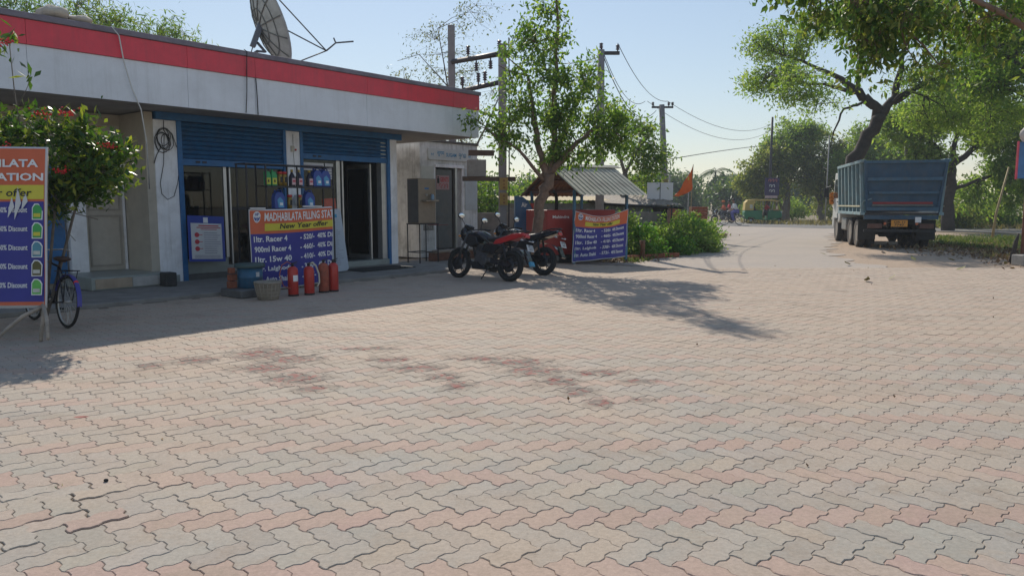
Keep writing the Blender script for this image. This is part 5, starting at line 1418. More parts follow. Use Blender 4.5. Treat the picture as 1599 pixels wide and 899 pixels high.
tree("roadside_tree", "overhanging tree whose crown fills the upper right corner above the verge", "tree", (19.6,24.5,0),
     [(0,0,0,.30),(-.3,0,2.5,.25),(-.6,0,4.2,.22)],
     [[(-.6,0,4.2,.16),(-2.4,0,5.6,.10),(-4.6,0,6.6,.05)],[(-.6,0,4.2,.16),(-.5,0,6.5,.1)],[(-.5,0,3.6,.1),(-2.6,-.5,4.6,.06),(-4.2,-.8,5.1,.03)]],
     [((-3.6,0,6.6),(1.8,1.5,1.1),90), ((-2.2,0,7.6),(2.2,1.6,1.0),80), ((-4.4,-.6,5.2),(1.2,1.1,.6),40), ((-.3,0,7.0),(2,2,1.4),60)],
     LG1, barkd, .17, .08, 38, .26, seed=16, twig_r=.018)
k = 0
for (x, y, cx, cz, rx, rz, lm, lab, lean_) in (
    (24.0,66,-1.6,4.3,2.4,2.9,LD,"dry brownish tree at the left end of the far roadside clump",.3),
    (25.2,68,.2,7.3,2.8,2.3,LF,"tallest bushy tree in the far clump behind the dark signboard",0),
    (27.5,66,0,4.8,2.6,3.4,LD,"dense far tree right behind the autorickshaw",-.2),
    (29.6,64,.3,5.6,2.4,3.2,LF,"yellow green far tree between signboard and truck",.2),
    (31.0,60,.4,4.0,2.6,3.0,LM,"far roadside tree directly left of the truck cab",.1)):
    k += 1
    tree("roadside_tree", lab, "tree", (x,y,0), [(0,0,0,.26),(lean_,0,1.7,.21),(lean_*1.5,0,2.8,.18)],
         [[(lean_*1.5,0,2.8,.14),(cx-.9,0,cz+.2,.07)],[(lean_*1.5,0,2.8,.14),(cx+1.0,.2,cz+.6,.07)],[(lean_*1.5,0,2.6,.12),(cx,0,cz+rz*.5,.05)],[(0,0,1.0,.12),(-.7,0,2.4,.08),(-1.1,0,3.6,.05)]],
         [((cx,0,cz),(rx,rx*.8,rz),90), ((cx-rx*.5,0,cz-rz*.35),(rx*.8,rx*.6,rz*.5),60), ((cx+rx*.5,0,cz+rz*.2),(rx*.8,rx*.6,rz*.55),60), ((cx,0,cz-rz*.7),(rx*.9,rx*.6,rz*.4),40)],
         lm, barkg, .30, .14, 40, .28, seed=20+k, twig_r=.03, group="trees along the far side of the road")
# the hanging branch of a near tree whose trunk stands outside the frame on the right
nt_root = tree("overhanging_tree", "near tree reaching in from the right with drooping leafy branches at the top", "tree", (10.2,9.6,0),
     [(0,0,0,.26),(-.2,0,2.2,.22),(-.6,-.2,3.4,.18)],
     [[(-.6,-.2,3.0,.075),(-3.2,-1.0,3.25,.05),(-4.75,-1.55,3.30,.035),(-6.0,-1.8,3.80,.02)],[(-.6,-.2,3.4,.1),(-3.0,-.6,4.3,.06),(-5.6,-1.2,4.15,.03),(-7.0,-1.4,3.75,.012)],
      [(-4.9,-1.0,4.2,.02),(-5.9,-1.3,3.5,.012),(-6.3,-1.4,3.15,.008)]],
     [((-6.6,-1.3,3.66),(.75,.7,.30),60), ((-5.9,-1.2,3.50),(.60,.6,.42),64), ((-6.35,-1.3,3.16),(.34,.4,.32),34), ((-5.1,-1.2,3.50),(.60,.5,.36),44), ((-7.2,-1.3,3.80),(.28,.3,.2),9), ((-4.2,-1.3,3.62),(.55,.5,.22),18),
      ((-4.4,-1.5,3.05),(.3,.4,.15),5), ((-5.6,-1.3,2.98),(.30,.3,.15),6), ((-5.5,-.9,4.0),(1.3,.7,.4),22)],
     LBR, bark, .095, .046, 18, .11, seed=31, droop=1.3, twig_r=.006, hang=.2)
# tall feathery growth behind the shop at the left
for i, (x, y, z, sc_, lab) in enumerate(((-13.0,22.5,6.7,1.3,"feathery bamboo clump rising behind the roof at the far left"),(-11.6,23.5,6.3,1.2,"arching bamboo clump behind the sacks on the roof edge"),(-15.2,21.5,6.9,1.4,"dark tree behind the roof at the left frame edge"))):
    tree("bamboo_clump", lab, "bamboo", (x,y,0), [(0,0,0,.12),(.1,0,3,.09),(.2,0,z,.05)], [[(.1,0,z*.5,.04),(.8,0,z,.02)],[(.1,0,z*.5,.04),(-.8,0,z,.02)]],
         [((.2,0,z+.2),(1.4*sc_,1.0,1.0*sc_),60), ((1.2,0,z+.2),(1.0,.8,.55),22)], LM if i<2 else LG, barkg, .20, .035, 30, .22, seed=40+i, droop=.9, hang=.25, twig_r=.01)
# green growth behind the compound wall and shelter
for i, (x, y, h, lab) in enumerate(((-1.2,30,2.2,"bushy tree seen between the toilet block and the yellow plate pole"),(1.1,33,2.4,"bushy tree seen behind the air machine"),(3.2,36,2.6,"low tree behind the market stall roof"),(6.6,42,3.0,"small tree behind the blank signboard"))):
    tree("bushy_tree", lab, "tree", (x,y,0), [(0,0,0,.12),(0,0,h*.5,.09)], [[(0,0,h*.5,.06),(.5,0,h*.9,.03)],[(0,0,h*.5,.06),(-.5,0,h*.9,.03)]],
         [((0,0,h*.72),(1.6,1.1,h*.42),60), ((.5,0,h*.4),(1.4,1,h*.3),30)], LM, barkg, .20, .09, 34, .3, seed=50+i, group="small trees behind the compound wall")
# distant trees, one by one
far = [(17,95,5.4,"under the leaning pole's right side"),(21.5,100,5.2,"below the palm over the orange flag"),(25.5,112,6.0,"just left of the full headed palm"),(27.5,92,4.2,"low one before the big palm"),(30,106,5.0,"at the foot of the full headed palm"),(33,98,4.6,"beside the far riders"),(12.5,100,4.6,"behind the blank signboard"),(8,90,4.0,"behind the shack roof"),(3,95,4.6,"behind the tin shelter"),(-2.5,90,4.6,"behind the air machine"),(36,112,5.5,"behind the left end of the roadside clump"),(41,108,5.0,"behind the autorickshaw"),(-8,92,5,"behind the toilet block")]
for i, (x, y, h, _) in enumerate(far):
    tree("distant_tree", "hazy far tree in the horizon line, "+_, "tree", (x,y,0), [(0,0,0,.25),(0,0,h*.4,.2)], [[(0,0,h*.4,.1),(1,0,h*.7,.05)]],
         [((0,0,h*.62),(3.2,2.4,h*.45),90), ((1.4,0,h*.3),(3.0,2,h*.3),50)], LFAR, barkg, .55, .28, 26, .6, seed=60+i, twig_r=.04, group="distant trees on the horizon")
def palm(name, label, loc, h, seed, n=16, L_=2.6):
    g = np.random.default_rng(seed); t = thing(name, label, "palm", loc, group="coconut palms on the horizon")
    part("trunk", MB().tube([(0,0,0),(.15,0,h*.5),(.1,0,h)],[.2,.15,.13],7), barkg, t)
    for k in range(n):
        a = 2*math.pi*k/n+g.uniform(-.2,.2); up_ = g.uniform(-.2,.9)
        d = np.array([math.cos(a),math.sin(a)])
        sp = []
        for i in range(8):
            f = i/7; sp.append((.1+d[0]*L_*f, d[1]*L_*f, h+up_*L_*f*.8-L_*.75*f*f))
        mb = MB().tube(sp,[.04*(1-i/9) for i in range(8)],3,cap=False)
        for i in range(1,8):
            for j in (0,.33,.66):
                if i == 7 and j: continue
                p = Vector(sp[i]).lerp(Vector(sp[min(7,i+1)]), j)
                for s in (-1,1):
                    sd_ = Vector((-d[1]*s, d[0]*s, -.6)).normalized(); l_ = .75*math.sin(math.pi*(.15+.8*i/8))
                    fw = Vector((d[0],d[1],0))*.12
                    mb.add([tuple(p),tuple(p+fw),tuple(p+fw*1.4+sd_*l_)],[(0,1,2)])
        part("frond", mb, LFAR, t)
palm("coconut_palm","nearer coconut palm with a full round head on the skyline",(29.3,108,0),6.2,1)
palm("coconut_palm","shorter coconut palm right of the full headed one",(32.2,112,0),5.6,2)
palm("coconut_palm","distant coconut palm above the orange flag",(21.5,115,0),6.6,3)

def bush(name, label, cat, loc, blobs, lm, L_, W_, per, spread, seed, stems, group=None, stem_r=.012, droop=.2, twr=.004):
    return tree(name, label, cat, loc, [(0,0,-.02,stem_r*1.6),(0,0,stems[0][2]*.5,stem_r)], [[(0,0,.05,stem_r)]+[tuple(s)+(stem_r*.6,)] for s in stems], blobs, lm, barkg, L_, W_, per, spread, seed=seed, group=group, droop=droop, twig_r=twr, crown_name="foliage")
bs = [(3.75,20.9,.85,.55,"low broad leafed shrub against the shelter post"),(4.35,22.0,.95,.7,"leafy shrub behind the thin wooden post"),(5.0,22.6,1.05,.75,"bright green shrub below the brick pillars"),(5.6,23.9,1.1,.8,"tallest bright green shrub in the roadside clump"),
      (6.3,24.6,1.0,.75,"bright shrub near the road edge under the flag"),(6.7,26.0,.85,.7,"shrub at the right tip of the green clump by the road"),(4.6,24.2,1.25,.9,"darker shrub behind the front row of the clump"),(6.4,27.5,1.2,1.0,"shrub behind the clump near the leaning pole"),(7.5,30.5,.8,.7,"last small shrub where the side road opens"),
      (3.3,21.6,1.25,.6,"climbing green shrub in front of the blue sheet of the shack"),(4.9,20.95+1.0,.5,.5,"low weedy growth at the foot of the clump"),(6.0,23.2,.5,.5,"low weedy growth beside the road dust"),(7.1,28.3,.8,.7,"pale shrub behind the tip of the clump")]
for i, (x,y,h,r,lab) in enumerate(bs):
    bush("roadside_shrub", lab, "shrub", (x,y,-.02), [((0,0,h*.62),(r*1.05,r*.85,h*.50),46), ((.1,-.1,h*.25),(r*1.1,r*.9,h*.28),26)], (LB,LF,LM,LB,LF)[i%5], .12, .055, 18, .085, 80+i, [(-.2,0,h*.6),(.2,.1,h*.7),(0,-.2,h*.55)], group="green shrubs along the left road edge")
for i, (x,y,h,r_,lab) in enumerate(((23.0,70,1.8,1.8,"undergrowth shrub left of the far signboard"),(26.5,71,2.2,2.0,"undergrowth shrub behind the autorickshaw nose"),(30,70,2.2,2.2,"undergrowth shrub between the far tree trunks"),(33.5,68,2.4,2.2,"undergrowth shrub left of the truck cab"),(37,66,2.4,2.4,"undergrowth mass hidden partly by the truck bed"),
      (27.5,46,1.5,1.6,"low shrub at the foot of the broad dark tree"),(30.5,47,1.9,1.8,"rounded shrub right of the broad dark tree trunk"),(33.5,46,2.2,2.0,"shrub beyond the leaning bamboo stick"),(36.0,44,2.2,2.0,"shrub beyond the asphalt strip at the right edge"),(28.5,54,2.6,2.4,"tall shrub filling the gap beside the truck bed"),(34,56,3.0,2.6,"tall shrub in the far right background"),(40,55,3.2,2.8,"large shrub at the far right behind the sign post"),(24.5,50,1.4,1.5,"shrub just right of the truck bed"))):
    bush("undergrowth_shrub", lab, "shrub", (x,y,-.03), [((0,0,h*.55),(r_,r_*.7,h*.5),70), ((.2,-.2,h*.25),(r_*1.1,r_*.7,h*.3),34)], (LM,LF,LD)[i%3], .24, .10, 26, .22, 140+i, [(-.4,0,h*.6),(.4,.1,h*.7)], group="undergrowth beyond the far road", stem_r=.03)
g = np.random.default_rng(19); P=[]
while len(P) < 2600:
    y = g.uniform(18.8,36); x = 3.0+(y-19.4)*.42+g.normal()*.35
    P.append((x,y,-.02+abs(g.normal())*.02))
o = put("edge_litter", leaf_mesh("edge_litter", np.array(P), .10, .07, leaf_mat("leaf_litter",(.10,.055,.03),(.22,.13,.07),(.34,.24,.13),.1,.8), 0, seed=8, flat=3.), None); tag(o, "dry leaves and bits along the foot of the left shrubs", None, kind="stuff")
# ixora bush at the left with red flower heads
IX = bush("ixora_bush", "tall ixora bush with red flower heads behind the left price sign", "bush", (-5.75,9.0,0),
     [((.15,0,2.0),(.95,.6,.46),88), ((.75,0,1.85),(.50,.45,.30),34), ((-.1,0,2.35),(.7,.5,.30),24), ((.15,.1,1.55),(.75,.4,.28),44), ((.95,0,2.15),(.28,.25,.12),7), ((-.75,0,2.1),(.7,.5,.6),40), ((.62,0,2.45),(.14,.12,.14),5)],
     LX, .12, .045, 22, .08, 99, [(-.2,0,1.6),(.25,0,1.6),(.5,.1,1.7),(-.5,0,1.7)], stem_r=.022, droop=-.25, twr=.006)
gx = np.random.default_rng(5)
lx = leaf_mesh("leaf", np.zeros((1,3)), .12, .045, LX, -.2, seed=1)
V_ = [(0,0,0),(.045,.022,.008),(.085,.018,.0),(.125,0,-.02),(.085,-.018,0),(.045,-.022,.008)]
lx = bpy.data.meshes.new("leaf"); lx.from_pydata(V_, [], [(0,1,5),(1,2,4,5),(2,3,4)]); lx.materials.append(LX); lx.update()
for i in range(260):
    c, r = (((.15,-.1,2.0),(.95,.6,.45)),((.75,-.1,1.85),(.5,.45,.3)),((-.1,-.1,2.35),(.7,.5,.3)),((.95,-.05,2.12),(.3,.25,.12)))[i%4]
    p = in_blob(gx, c, r, .85)
    o = bpy.data.objects.new("leaf", lx); COL.objects.link(o); o.parent = IX
    o.location = p; o.rotation_euler = (gx.uniform(-.6,.6), gx.uniform(-1.0,.5), gx.uniform(0,6.28)); o.scale = (1,1,1)
part("tall_shoot", MB().tube([(-.05,-.1,2.2),(-.10,-.1,2.8),(-.12,-.1,3.42)],[.008,.007,.005],5).tube([(-.08,-.1,2.6),(.06,-.1,2.85),(.10,-.1,2.98)],.004,4), barkg, IX)
P = np.concatenate([np.array([-.12,-.1,3.40])+gx.normal(size=(26,3))*[.06,.06,.05], np.array([.09,-.1,2.96])+gx.normal(size=(9,3))*.03, np.array([-.3,-.1,3.35])+gx.normal(size=(16,3))*.08, np.array([-.10,-.1,3.18])+gx.normal(size=(8,3))*.05])
o = put("shoot_leaves", leaf_mesh("shoot_leaves", P, .13, .045, LX, -.1, seed=77), None, IX); o["kind"]="stuff"
fr2 = M("ixora_red",(.62,.03,.03),.6,var=.3,scale=30)
for p in ((.42,-.45,2.62),(-.42,-.5,2.55),(-.02,-.35,3.42),(.72,-.45,2.62),(.12,-.62,2.22),(.62,-.5,1.98),(.02,-.6,1.80),(1.02,-.2,2.28)):
    mb = MB()
    for _ in range(26):
        q = gx.normal(size=3)*[.045,.04,.022]; a = gx.uniform(0,3.14)
        mb.box((p[0]-.0+q[0],p[1]+q[1],p[2]-.12+q[2]),(.022,.008,.016),(gx.uniform(0,3),gx.uniform(0,3),a))
    part("flower_head", mb, fr2, IX, stuff=True)
# small dead twigs under the bush
part("bare_twig", MB().tube([(.3,-.2,1.6),(.6,-.3,1.38),(.9,-.3,1.30)],.006,4).tube([(.25,-.2,1.55),(.45,-.3,1.25),(.62,-.3,1.05)],.005,4), barkg, IX)

# grass, weeds and litter
def blades(name, xr, n, h, mat, seed, label, mask):
    g = np.random.default_rng(seed); P = []
    while len(P) < n:
        q = np.array([g.uniform(*xr[0]), g.uniform(*xr[1])])
        if mask(*q): P.append((q[0], q[1], -.03))
    o = put(name, leaf_mesh(name, np.array(P), h, h*.22, mat, -1.6, seed=seed), None); tag(o, label, None, kind="stuff"); return o
def noise2(x, y): return math.sin(x*1.3+y*.7)+math.sin(y*1.9-x*.6+1)+math.sin(x*3.1+2)*.5
GR = leaf_mat("grass_blade",(.05,.10,.02),(.11,.16,.04),(.26,.24,.11),.3)
GRD = leaf_mat("dry_grass",(.16,.13,.06),(.24,.20,.10),(.34,.28,.16),.3)
blades("verge_grass", ((13.6,27),(19.5,33)), 20000, .19, GR, 1, "green grass and weeds on the verge right of the truck", lambda x,y: x > 14.6+(y-20)*.16 and noise2(x,y) > -.5)
blades("far_grass", ((18,48),(36,60)), 14000, .34, GRD, 2, "dry grass beyond the asphalt strip", lambda x,y: (x-36)*.74+(y-32)*.67 > 2.5)
blades("left_weeds", ((2.9,10),(19,36)), 9000, .14, GR, 3, "low weeds along the left road edge", lambda x,y: x < 3.2+(y-19.4)*.44+.35 and x > 2.6+(y-19.4)*.36-.9 and noise2(x*2,y*2) > -.6)
blades("back_weeds", ((-3,20),(24,60)), 12000, .3, GR, 4, "weeds on the open ground behind the wall and shacks", lambda x,y: x < 6+(y-26)*.28 and noise2(x,y) > -1)
blades("joint_weeds", ((-2.52,-2.36),(3.62,3.78)), 60, .035, GR, 6, "tiny green weeds growing in a paver joint", lambda x,y: True)
litm = leaf_mat("leaf_litter",(.10,.055,.03),(.22,.13,.07),(.34,.24,.13),.1,.8)
g = np.random.default_rng(9); P=[]
while len(P) < 5200:
    x, y = g.uniform(11.2,20), g.uniform(16.5,27)
    if x > 12.9+.1*(y-18)+g.normal()*.7: P.append((x,y,-.02+abs(g.normal())*.03))
o = put("leaf_litter", leaf_mesh("leaf_litter", np.array(P), .12, .08, litm, 0, seed=3, flat=3.), None); tag(o, "brown fallen leaves covering the verge edge", None, kind="stuff")
P = [(g.uniform(-3,9), g.uniform(4,19), .003) for _ in range(90)]
o = put("paving_litter", leaf_mesh("paving_litter", np.array(P), .035, .02, litm, .15, seed=4, flat=9.), None); tag(o, "tiny scattered dry bits on the paving", None, kind="stuff")
LEAFV = [(0,0,0),(.06,.05,.012),(.13,.055,.02),(.21,.03,.03),(.26,0,.05),(.21,-.03,.03),(.13,-.055,.02),(.06,-.05,.012)]
lmm = bpy.data.meshes.new("fallen_leaf"); lmm.from_pydata(LEAFV, [], [(0,1,7),(1,2,6,7),(2,3,5,6),(3,4,5)]); lmm.materials.append(M("leaf_olive",(.20,.19,.06),.7,var=.2)); lmm.update()
for i, (x, y, s, lab) in enumerate(((6.85,14.22,1.0,"large olive fallen leaf on the paving, nearer of the pair"),(7.45,14.55,.8,"olive fallen leaf just behind the larger one"),(8.3,18.1,.9,"curled fallen leaf on the dusty road left of the truck"),(10.6,19.4,1.1,"big curled green brown leaf behind the truck tail"),(10.0,16.6,.9,"flat pale fallen leaf at the paving joint line"),(9.2,21.6,.8,"small brown fallen leaf near the left rear wheel"),(12.2,18.2,.9,"fallen leaf close to the concrete block"),(11.6,19.3,.8,"fallen leaf between block and truck"))):
    o = bpy.data.objects.new("fallen_leaf", lmm); COL.objects.link(o)
    o.location = (x, y, .006); o.rotation_euler = (R(random.uniform(-25,25)), R(-8), random.uniform(0,6.3)); o.scale = (s,s,s*1.5)
    tag(o, lab, "leaf", "fallen leaves on the paving")
one("pebble", MB().ball((0,0,.008),(.014,.012,.010),6,4), black, "tiny dark pebble on the paving at the lower left", "pebble", (-2.18,3.83,0))

g = np.random.default_rng(29); mb = MB()
for _ in range(260):
    x, y = g.uniform(11.0,19), g.uniform(16.5,25)
    if x < 12.3+.1*(y-18)+g.normal()*.8: continue
    s_ = abs(g.normal())*.035+.015
    mb.box((x,y,-.02+s_*.3),(s_*2,s_*1.5,s_), (g.uniform(-.5,.5),g.uniform(-.5,.5),g.uniform(0,3)))
o = put("rubble", mb.mesh("rubble"), M("rubble_stone",(.30,.23,.17),.95,var=.35,scale=5,island=.35)); tag(o, "small stones and rubble scattered over the right verge", None, kind="stuff")
blades("dry_tufts", ((12.6,22),(17.5,27)), 3500, .16, GRD, 12, "dry grass tufts on the rubbly verge edge", lambda x,y: x > 13.0+(y-18)*.1 and noise2(x*2.2,y*2.2) > .6)
# ------------------------------------------------------------------ right edge: post, sign, block
one("kerb_block", MB().boxb(-.22,.22,-.18,.18,-.03,.24), concrete, "squared concrete block at the right frame edge", "block", (12.65,18.2,0), R(8), bevel=.02)
one("kerb_block", MB().boxb(-.3,.3,-.2,.2,-.03,.20), concrete, "concrete block behind the squared one at the post foot", "block", (13.15,18.75,0), R(20), bevel=.02)
ps = thing("sign_post", "brown post with a blue and red board at the right frame edge", "sign", (12.72,18.4,0), R(5))
part("post", MB().tube([(0,0,0),(-.02,0,1.6),(.02,0,3.4)],[.05,.045,.04],8), M("post_rust",(.16,.07,.045),.8,var=.3), ps)
part("dark_stub", MB().tube([(-.22,.1,.0),(-.12,.1,.55),(-.06,.1,.75)],[.06,.05,.02],7), barkd, ps)
brd = part("board", MB().boxb(-.35,.75,-.06,-.02,2.10,2.98), M("board_blue2",(.05,.16,.36),.5), ps)
part("red_border", MB().boxb(-.38,-.351,-.065,-.015,2.08,3.0), M("border_red",(.55,.05,.09),.5), ps)
text("AIR", wht, ps, (-.18,-.065,2.35), width=.5, height=.2, bold=.02) if False else None
lump("tied_bundle", "pale tied bundle hanging on top of the sign post at the right edge", "bundle", (12.62,18.3,3.16), (.24,.18,.24), M("bundle_white",(.55,.50,.46),.8,var=.35,scale=4), 3)

# ------------------------------------------------------------------ dump truck
TB = M("truck_blue",(.026,.076,.135),.6,var=.25,scale=2.5,bump=.5,bscale=3.5,dirt=.5,dcol=(.085,.10,.11),streak=.6)
TBL = M("truck_side",(.20,.30,.33),.6,var=.18,scale=3,dirt=.5,dcol=(.25,.20,.15))
TR = thing("dump_truck", "dark blue dump truck with orange number plate parked at the right road edge", "truck", (12.93,24.68,-.03), R(-15))
def cap_(nm, *b, m=darkmetal, bev=0, par=None): return part(nm, MB().boxb(*b), m, par or TR, bev)
def bedbox(nm, poly, m, par=None, bev=0): # poly in (y,z), thickness along x
    return part(nm, MB().prism(poly[2:], poly[0], poly[1], 'x'), m, par or TR, bev)
# bed: left and right sides lean outwards a little towards the top
def side(s):
    x0, x1 = s*1.14, s*1.24
    mb = MB().add([(x0,0,1.22),(x0,4.6,1.22),(x1,4.6,2.93),(x1,-.12,2.93),(x0-s*.05,0,1.22),(x0-s*.05,4.6,1.22),(x1-s*.05,4.6,2.93),(x1-s*.05,-.12,2.93)],
                  [(0,1,2,3),(4,7,6,5),(0,4,5,1),(3,2,6,7),(0,3,7,4),(1,5,6,2)])
    p = part("bed_side", mb, TB if s>0 else M("truck_panel",(.06,.14,.18),.6,var=.2,dirt=.4), TR)
    for i in range(7):
        y = .06+i*.74
        part("side_rib", MB().add([(x0+s*.0,y,1.22),(x0,y+.13,1.22),(x1,y+.13,2.86),(x1,y,2.86),(x0+s*.09,y,1.22),(x0+s*.09,y+.13,1.22),(x1+s*.09,y+.13,2.86),(x1+s*.09,y,2.86)],
             [(0,1,2,3),(4,7,6,5),(0,4,5,1),(3,2,6,7),(0,3,7,4),(1,5,6,2)]), TBL, TR)
    part("top_rail", MB().boxb(min(x1-s*.07,x1+s*.11),max(x1-s*.07,x1+s*.11),-.10,4.62,2.87,2.97), TBL, TR, .01)
    part("bottom_rail", MB().boxb(min(x0-s*.02,x0+s*.12),max(x0-s*.02,x0+s*.12),-.02,4.62,1.14,1.24), TBL, TR, .01)
    part("stripe", MB().box((x0+s*.135,2.3,1.44),(.006,4.5,.05),(0,0,0)), M("stripe_white",(.5,.45,.3),.6), TR)
for s in (-1,1): side(s)
cap_("bed_floor", -1.12,1.12,.02,4.58,1.15,1.22, m=darkmetal)
cap_("bed_front", -1.2,1.2,4.60,4.66,1.2,3.05, m=M("rust_front",(.14,.06,.045),.8,var=.3,dirt=.4))
tg = part("tailgate", MB().add([(-1.10,-.02,1.28),(1.10,-.02,1.28),(1.26,-.22,2.93),(-1.26,-.22,2.93),(-1.10,.04,1.28),(1.10,.04,1.28),(1.26,-.15,2.93),(-1.26,-.15,2.93)],
             [(0,1,2,3),(4,7,6,5),(0,4,5,1),(3,2,6,7),(0,3,7,4),(1,5,6,2)]), TB, TR)
def tgy(z): return -.02-.20*(z-1.28)/1.65
def rib(z0,z1,w_,m,nm="tailgate_rib",d=.06):
    f0 = 1.10+.16*(z0-1.28)/1.65-w_; 
    return part(nm, MB().add([(-f0,tgy(z0)-d,z0),(f0,tgy(z0)-d,z0),(f0,tgy(z1)-d,z1),(-f0,tgy(z1)-d,z1),(-f0,tgy(z0)+.0,z0),(f0,tgy(z0)+.0,z0),(f0,tgy(z1)+.0,z1),(-f0,tgy(z1)+.0,z1)],
             [(0,1,2,3),(4,7,6,5),(0,4,5,1),(3,2,6,7),(0,3,7,4),(1,5,6,2)]), m, tg)
TRB = M("truck_rib",(.05,.12,.19),.6,var=.2,dirt=.5,dcol=(.12,.12,.11)); rib(2.84,2.93,.0,TRB); rib(2.27,2.38,.08,TRB,d=.09); rib(1.84,1.92,.10,TRB,d=.08); rib(1.29,1.40,.02,TRB); rib(1.44,1.50,.2,M("truck_grey",(.12,.14,.14),.6,var=.2))
rib(1.505,1.575,.22,M("stripe_red",(.30,.03,.035),.5,var=.15),"red_stripe",.015)
for s in (-1,1):
    part("edge_post", MB().add([(s*1.10,tgy(1.28)-.05,1.28),(s*1.02,tgy(1.28)-.05,1.28),(s*1.17,tgy(2.9)-.05,2.9),(s*1.25,tgy(2.9)-.05,2.9),(s*1.10,tgy(1.28)-.001,1.28),(s*1.02,tgy(1.28)-.001,1.28),(s*1.17,tgy(2.9)-.001,2.9),(s*1.25,tgy(2.9)-.001,2.9)],[(0,1,2,3),(4,7,6,5),(0,4,5,1),(3,2,6,7),(0,3,7,4),(1,5,6,2)]), TB, tg)
part("latch_lever", MB().tube([(-1.22,.3,1.30),(-1.18,-.05,1.62),(-.95,-.15,1.68)],.02,6), TBL, tg)
cap_("rear_beam", -1.12,1.12,.02,.16,1.0,1.14, m=TB)
for s in (-1,1):
    cap_("chassis_rail", s*.45-.05,s*.45+.05,.05,6.4,.82,1.0, m=darkmetal)
    cap_("mud_flap", s*.92-.28,s*.92+.28,.60,.63,.30,.98, m=black)
    p = cap_("tail_lamp_box", s*.78-.22,s*.78+.22,.0,.10,.70,.86, m=M("rust_box",(.12,.06,.045),.8,var=.3), bev=.01)
    part("lamp", MB().lathe([(.045,0),(.045,.02)],(s*.48,-.02,.86),'y',12), M("lamp_amber",(.5,.12,.04),.3), p)
cap_("underrun_bar", -1.1,1.1,.12,.20,.58,.66, m=darkmetal)
npt = cap_("number_plate", -.30,.20,-.03,-.01,.76,.98, m=M("plate_orange",(.62,.26,.03),.5,var=.08))
text("OR 11", blk, npt, (-.22,-.034,.88), width=.34, height=.07, bold=.02); text("7747", blk, npt, (-.20,-.034,.785), width=.30, height=.07, bold=.02)
cap_("white_emblem", .42,.60,-.03,-.01,.90,1.08, m=wht)
def dual(s, y, r=.50, name="wheel", dual_=True):
    wh = thing_part(TR, name, (s*1.0, y, r))
    tm = M("truck_tyre",(.035,.032,.03),.9,var=.3,scale=5,dirt=.7,dcol=(.20,.15,.11))
    for k in ((0, -s*.30) if dual_ else (0,)):
        part("tyre", MB().lathe([(.28,-.10),(.44,-.125),(.485,-.11),(r,-.08),(r,.08),(.485,.11),(.44,.125),(.28,.10)], (k,0,0), 'x', 30, cap=False), tm, wh)
        tr_ = MB()
        for q in range(24):
            a = 2*math.pi*q/24; tr_.box((k, (r+.002)*math.cos(a), (r+.002)*math.sin(a)), (.18,.05,.016), (a+math.pi/2,0,0))
        part("tread", tr_, tm, wh, stuff=True)
    part("rim", MB().lathe([(.0,s*.02),(.10,s*.03),(.12,s*.0),(.26,-s*.04),(.28,s*.09),(.30,s*.10)], (0,0,0),'x',24), M("rim_dusty",(.20,.18,.16),.7,.2,var=.3,dirt=.5), wh)
    for q in range(8):
        a = 2*math.pi*q/8; part("wheel_nut", MB().cyl((s*.0,.17*math.cos(a),.17*math.sin(a)),(s*.045,.17*math.cos(a),.17*math.sin(a)),.018,6), darkmetal, wh)
for s in (-1,1):
    for y in (1.35,2.65): dual(s, y)
    dual(s, 5.75, dual_=False)
for y in (1.35,2.65,5.75): part("axle", MB().lathe([(.06,-.9),(.07,-.2),(.19,-.1),(.19,.1),(.07,.2),(.06,.9)],(0,y,.5),'x',14), darkmetal, TR)
part("spring", MB().box((-.75,2.0,.72),(.09,1.6,.12)).box((.75,2.0,.72),(.09,1.6,.12)), darkmetal, TR)
cap_("fuel_tank", -1.12,-.62,3.5,4.5,.52,.98, m=M("tank_grey",(.25,.25,.24),.5,.3,dirt=.5), bev=.05)
# cab
CW = M("cab_white",(.50,.50,.48),.5,var=.08,dirt=.4,dcol=(.3,.26,.22))
cb = part("cab", MB().prism([(4.80,.85),(4.80,2.72),(5.0,2.80),(6.35,2.76),(6.62,1.75),(6.65,.55),(6.25,.55),(6.2,.95),(5.3,.95),(5.2,.75)], -1.15, 1.15, 'x'), CW, TR, .04)
for s in (-1,1):
    part("side_window", MB().prism([(5.35,1.75),(5.35,2.5),(6.2,2.5),(6.42,1.75)], s*1.152, s*1.16, 'x'), M("dark_glass",(.03,.035,.04),.08), cb)
    part("door_line", MB().prism([(5.28,1.0),(5.28,2.6),(5.31,2.6),(5.31,1.0)], s*1.152, s*1.158, 'x'), darkmetal, cb)
    part("handle", MB().box((s*1.17,5.42,1.6),(.03,.14,.03)), darkmetal, cb)
    part("mirror", MB().tube([(s*1.15,6.4,2.3),(s*1.45,6.5,2.2),(s*1.45,6.5,1.75),(s*1.15,6.45,1.6)],.015,5).box((s*1.45,6.5,1.98),(.18,.06,.38)), darkmetal, cb)
    part("wheel_arch", MB().prism([(5.15,.95),(5.25,1.15),(6.25,1.15),(6.35,.95)], min(s*1.152,s*1.19), max(s*1.152,s*1.19), 'x'), CW, cb)
part("windscreen", MB().prism([(6.40,2.65),(6.60,1.8),(6.61,1.8),(6.41,2.65)], -1.0, 1.0, 'x'), M("dark_glass"), cb)
part("visor", MB().boxb(-1.1,1.1,6.36,6.62,2.66,2.78), CW, cb, .02)
gl = MB()
for i in range(40):
    a = i*.5; gl.ball((-1.24+.05*math.cos(a*2.3), 6.45+.06*math.sin(a), 1.95-.011*i+.02*math.sin(a*3)), (.045,.045,.04), 6, 4)
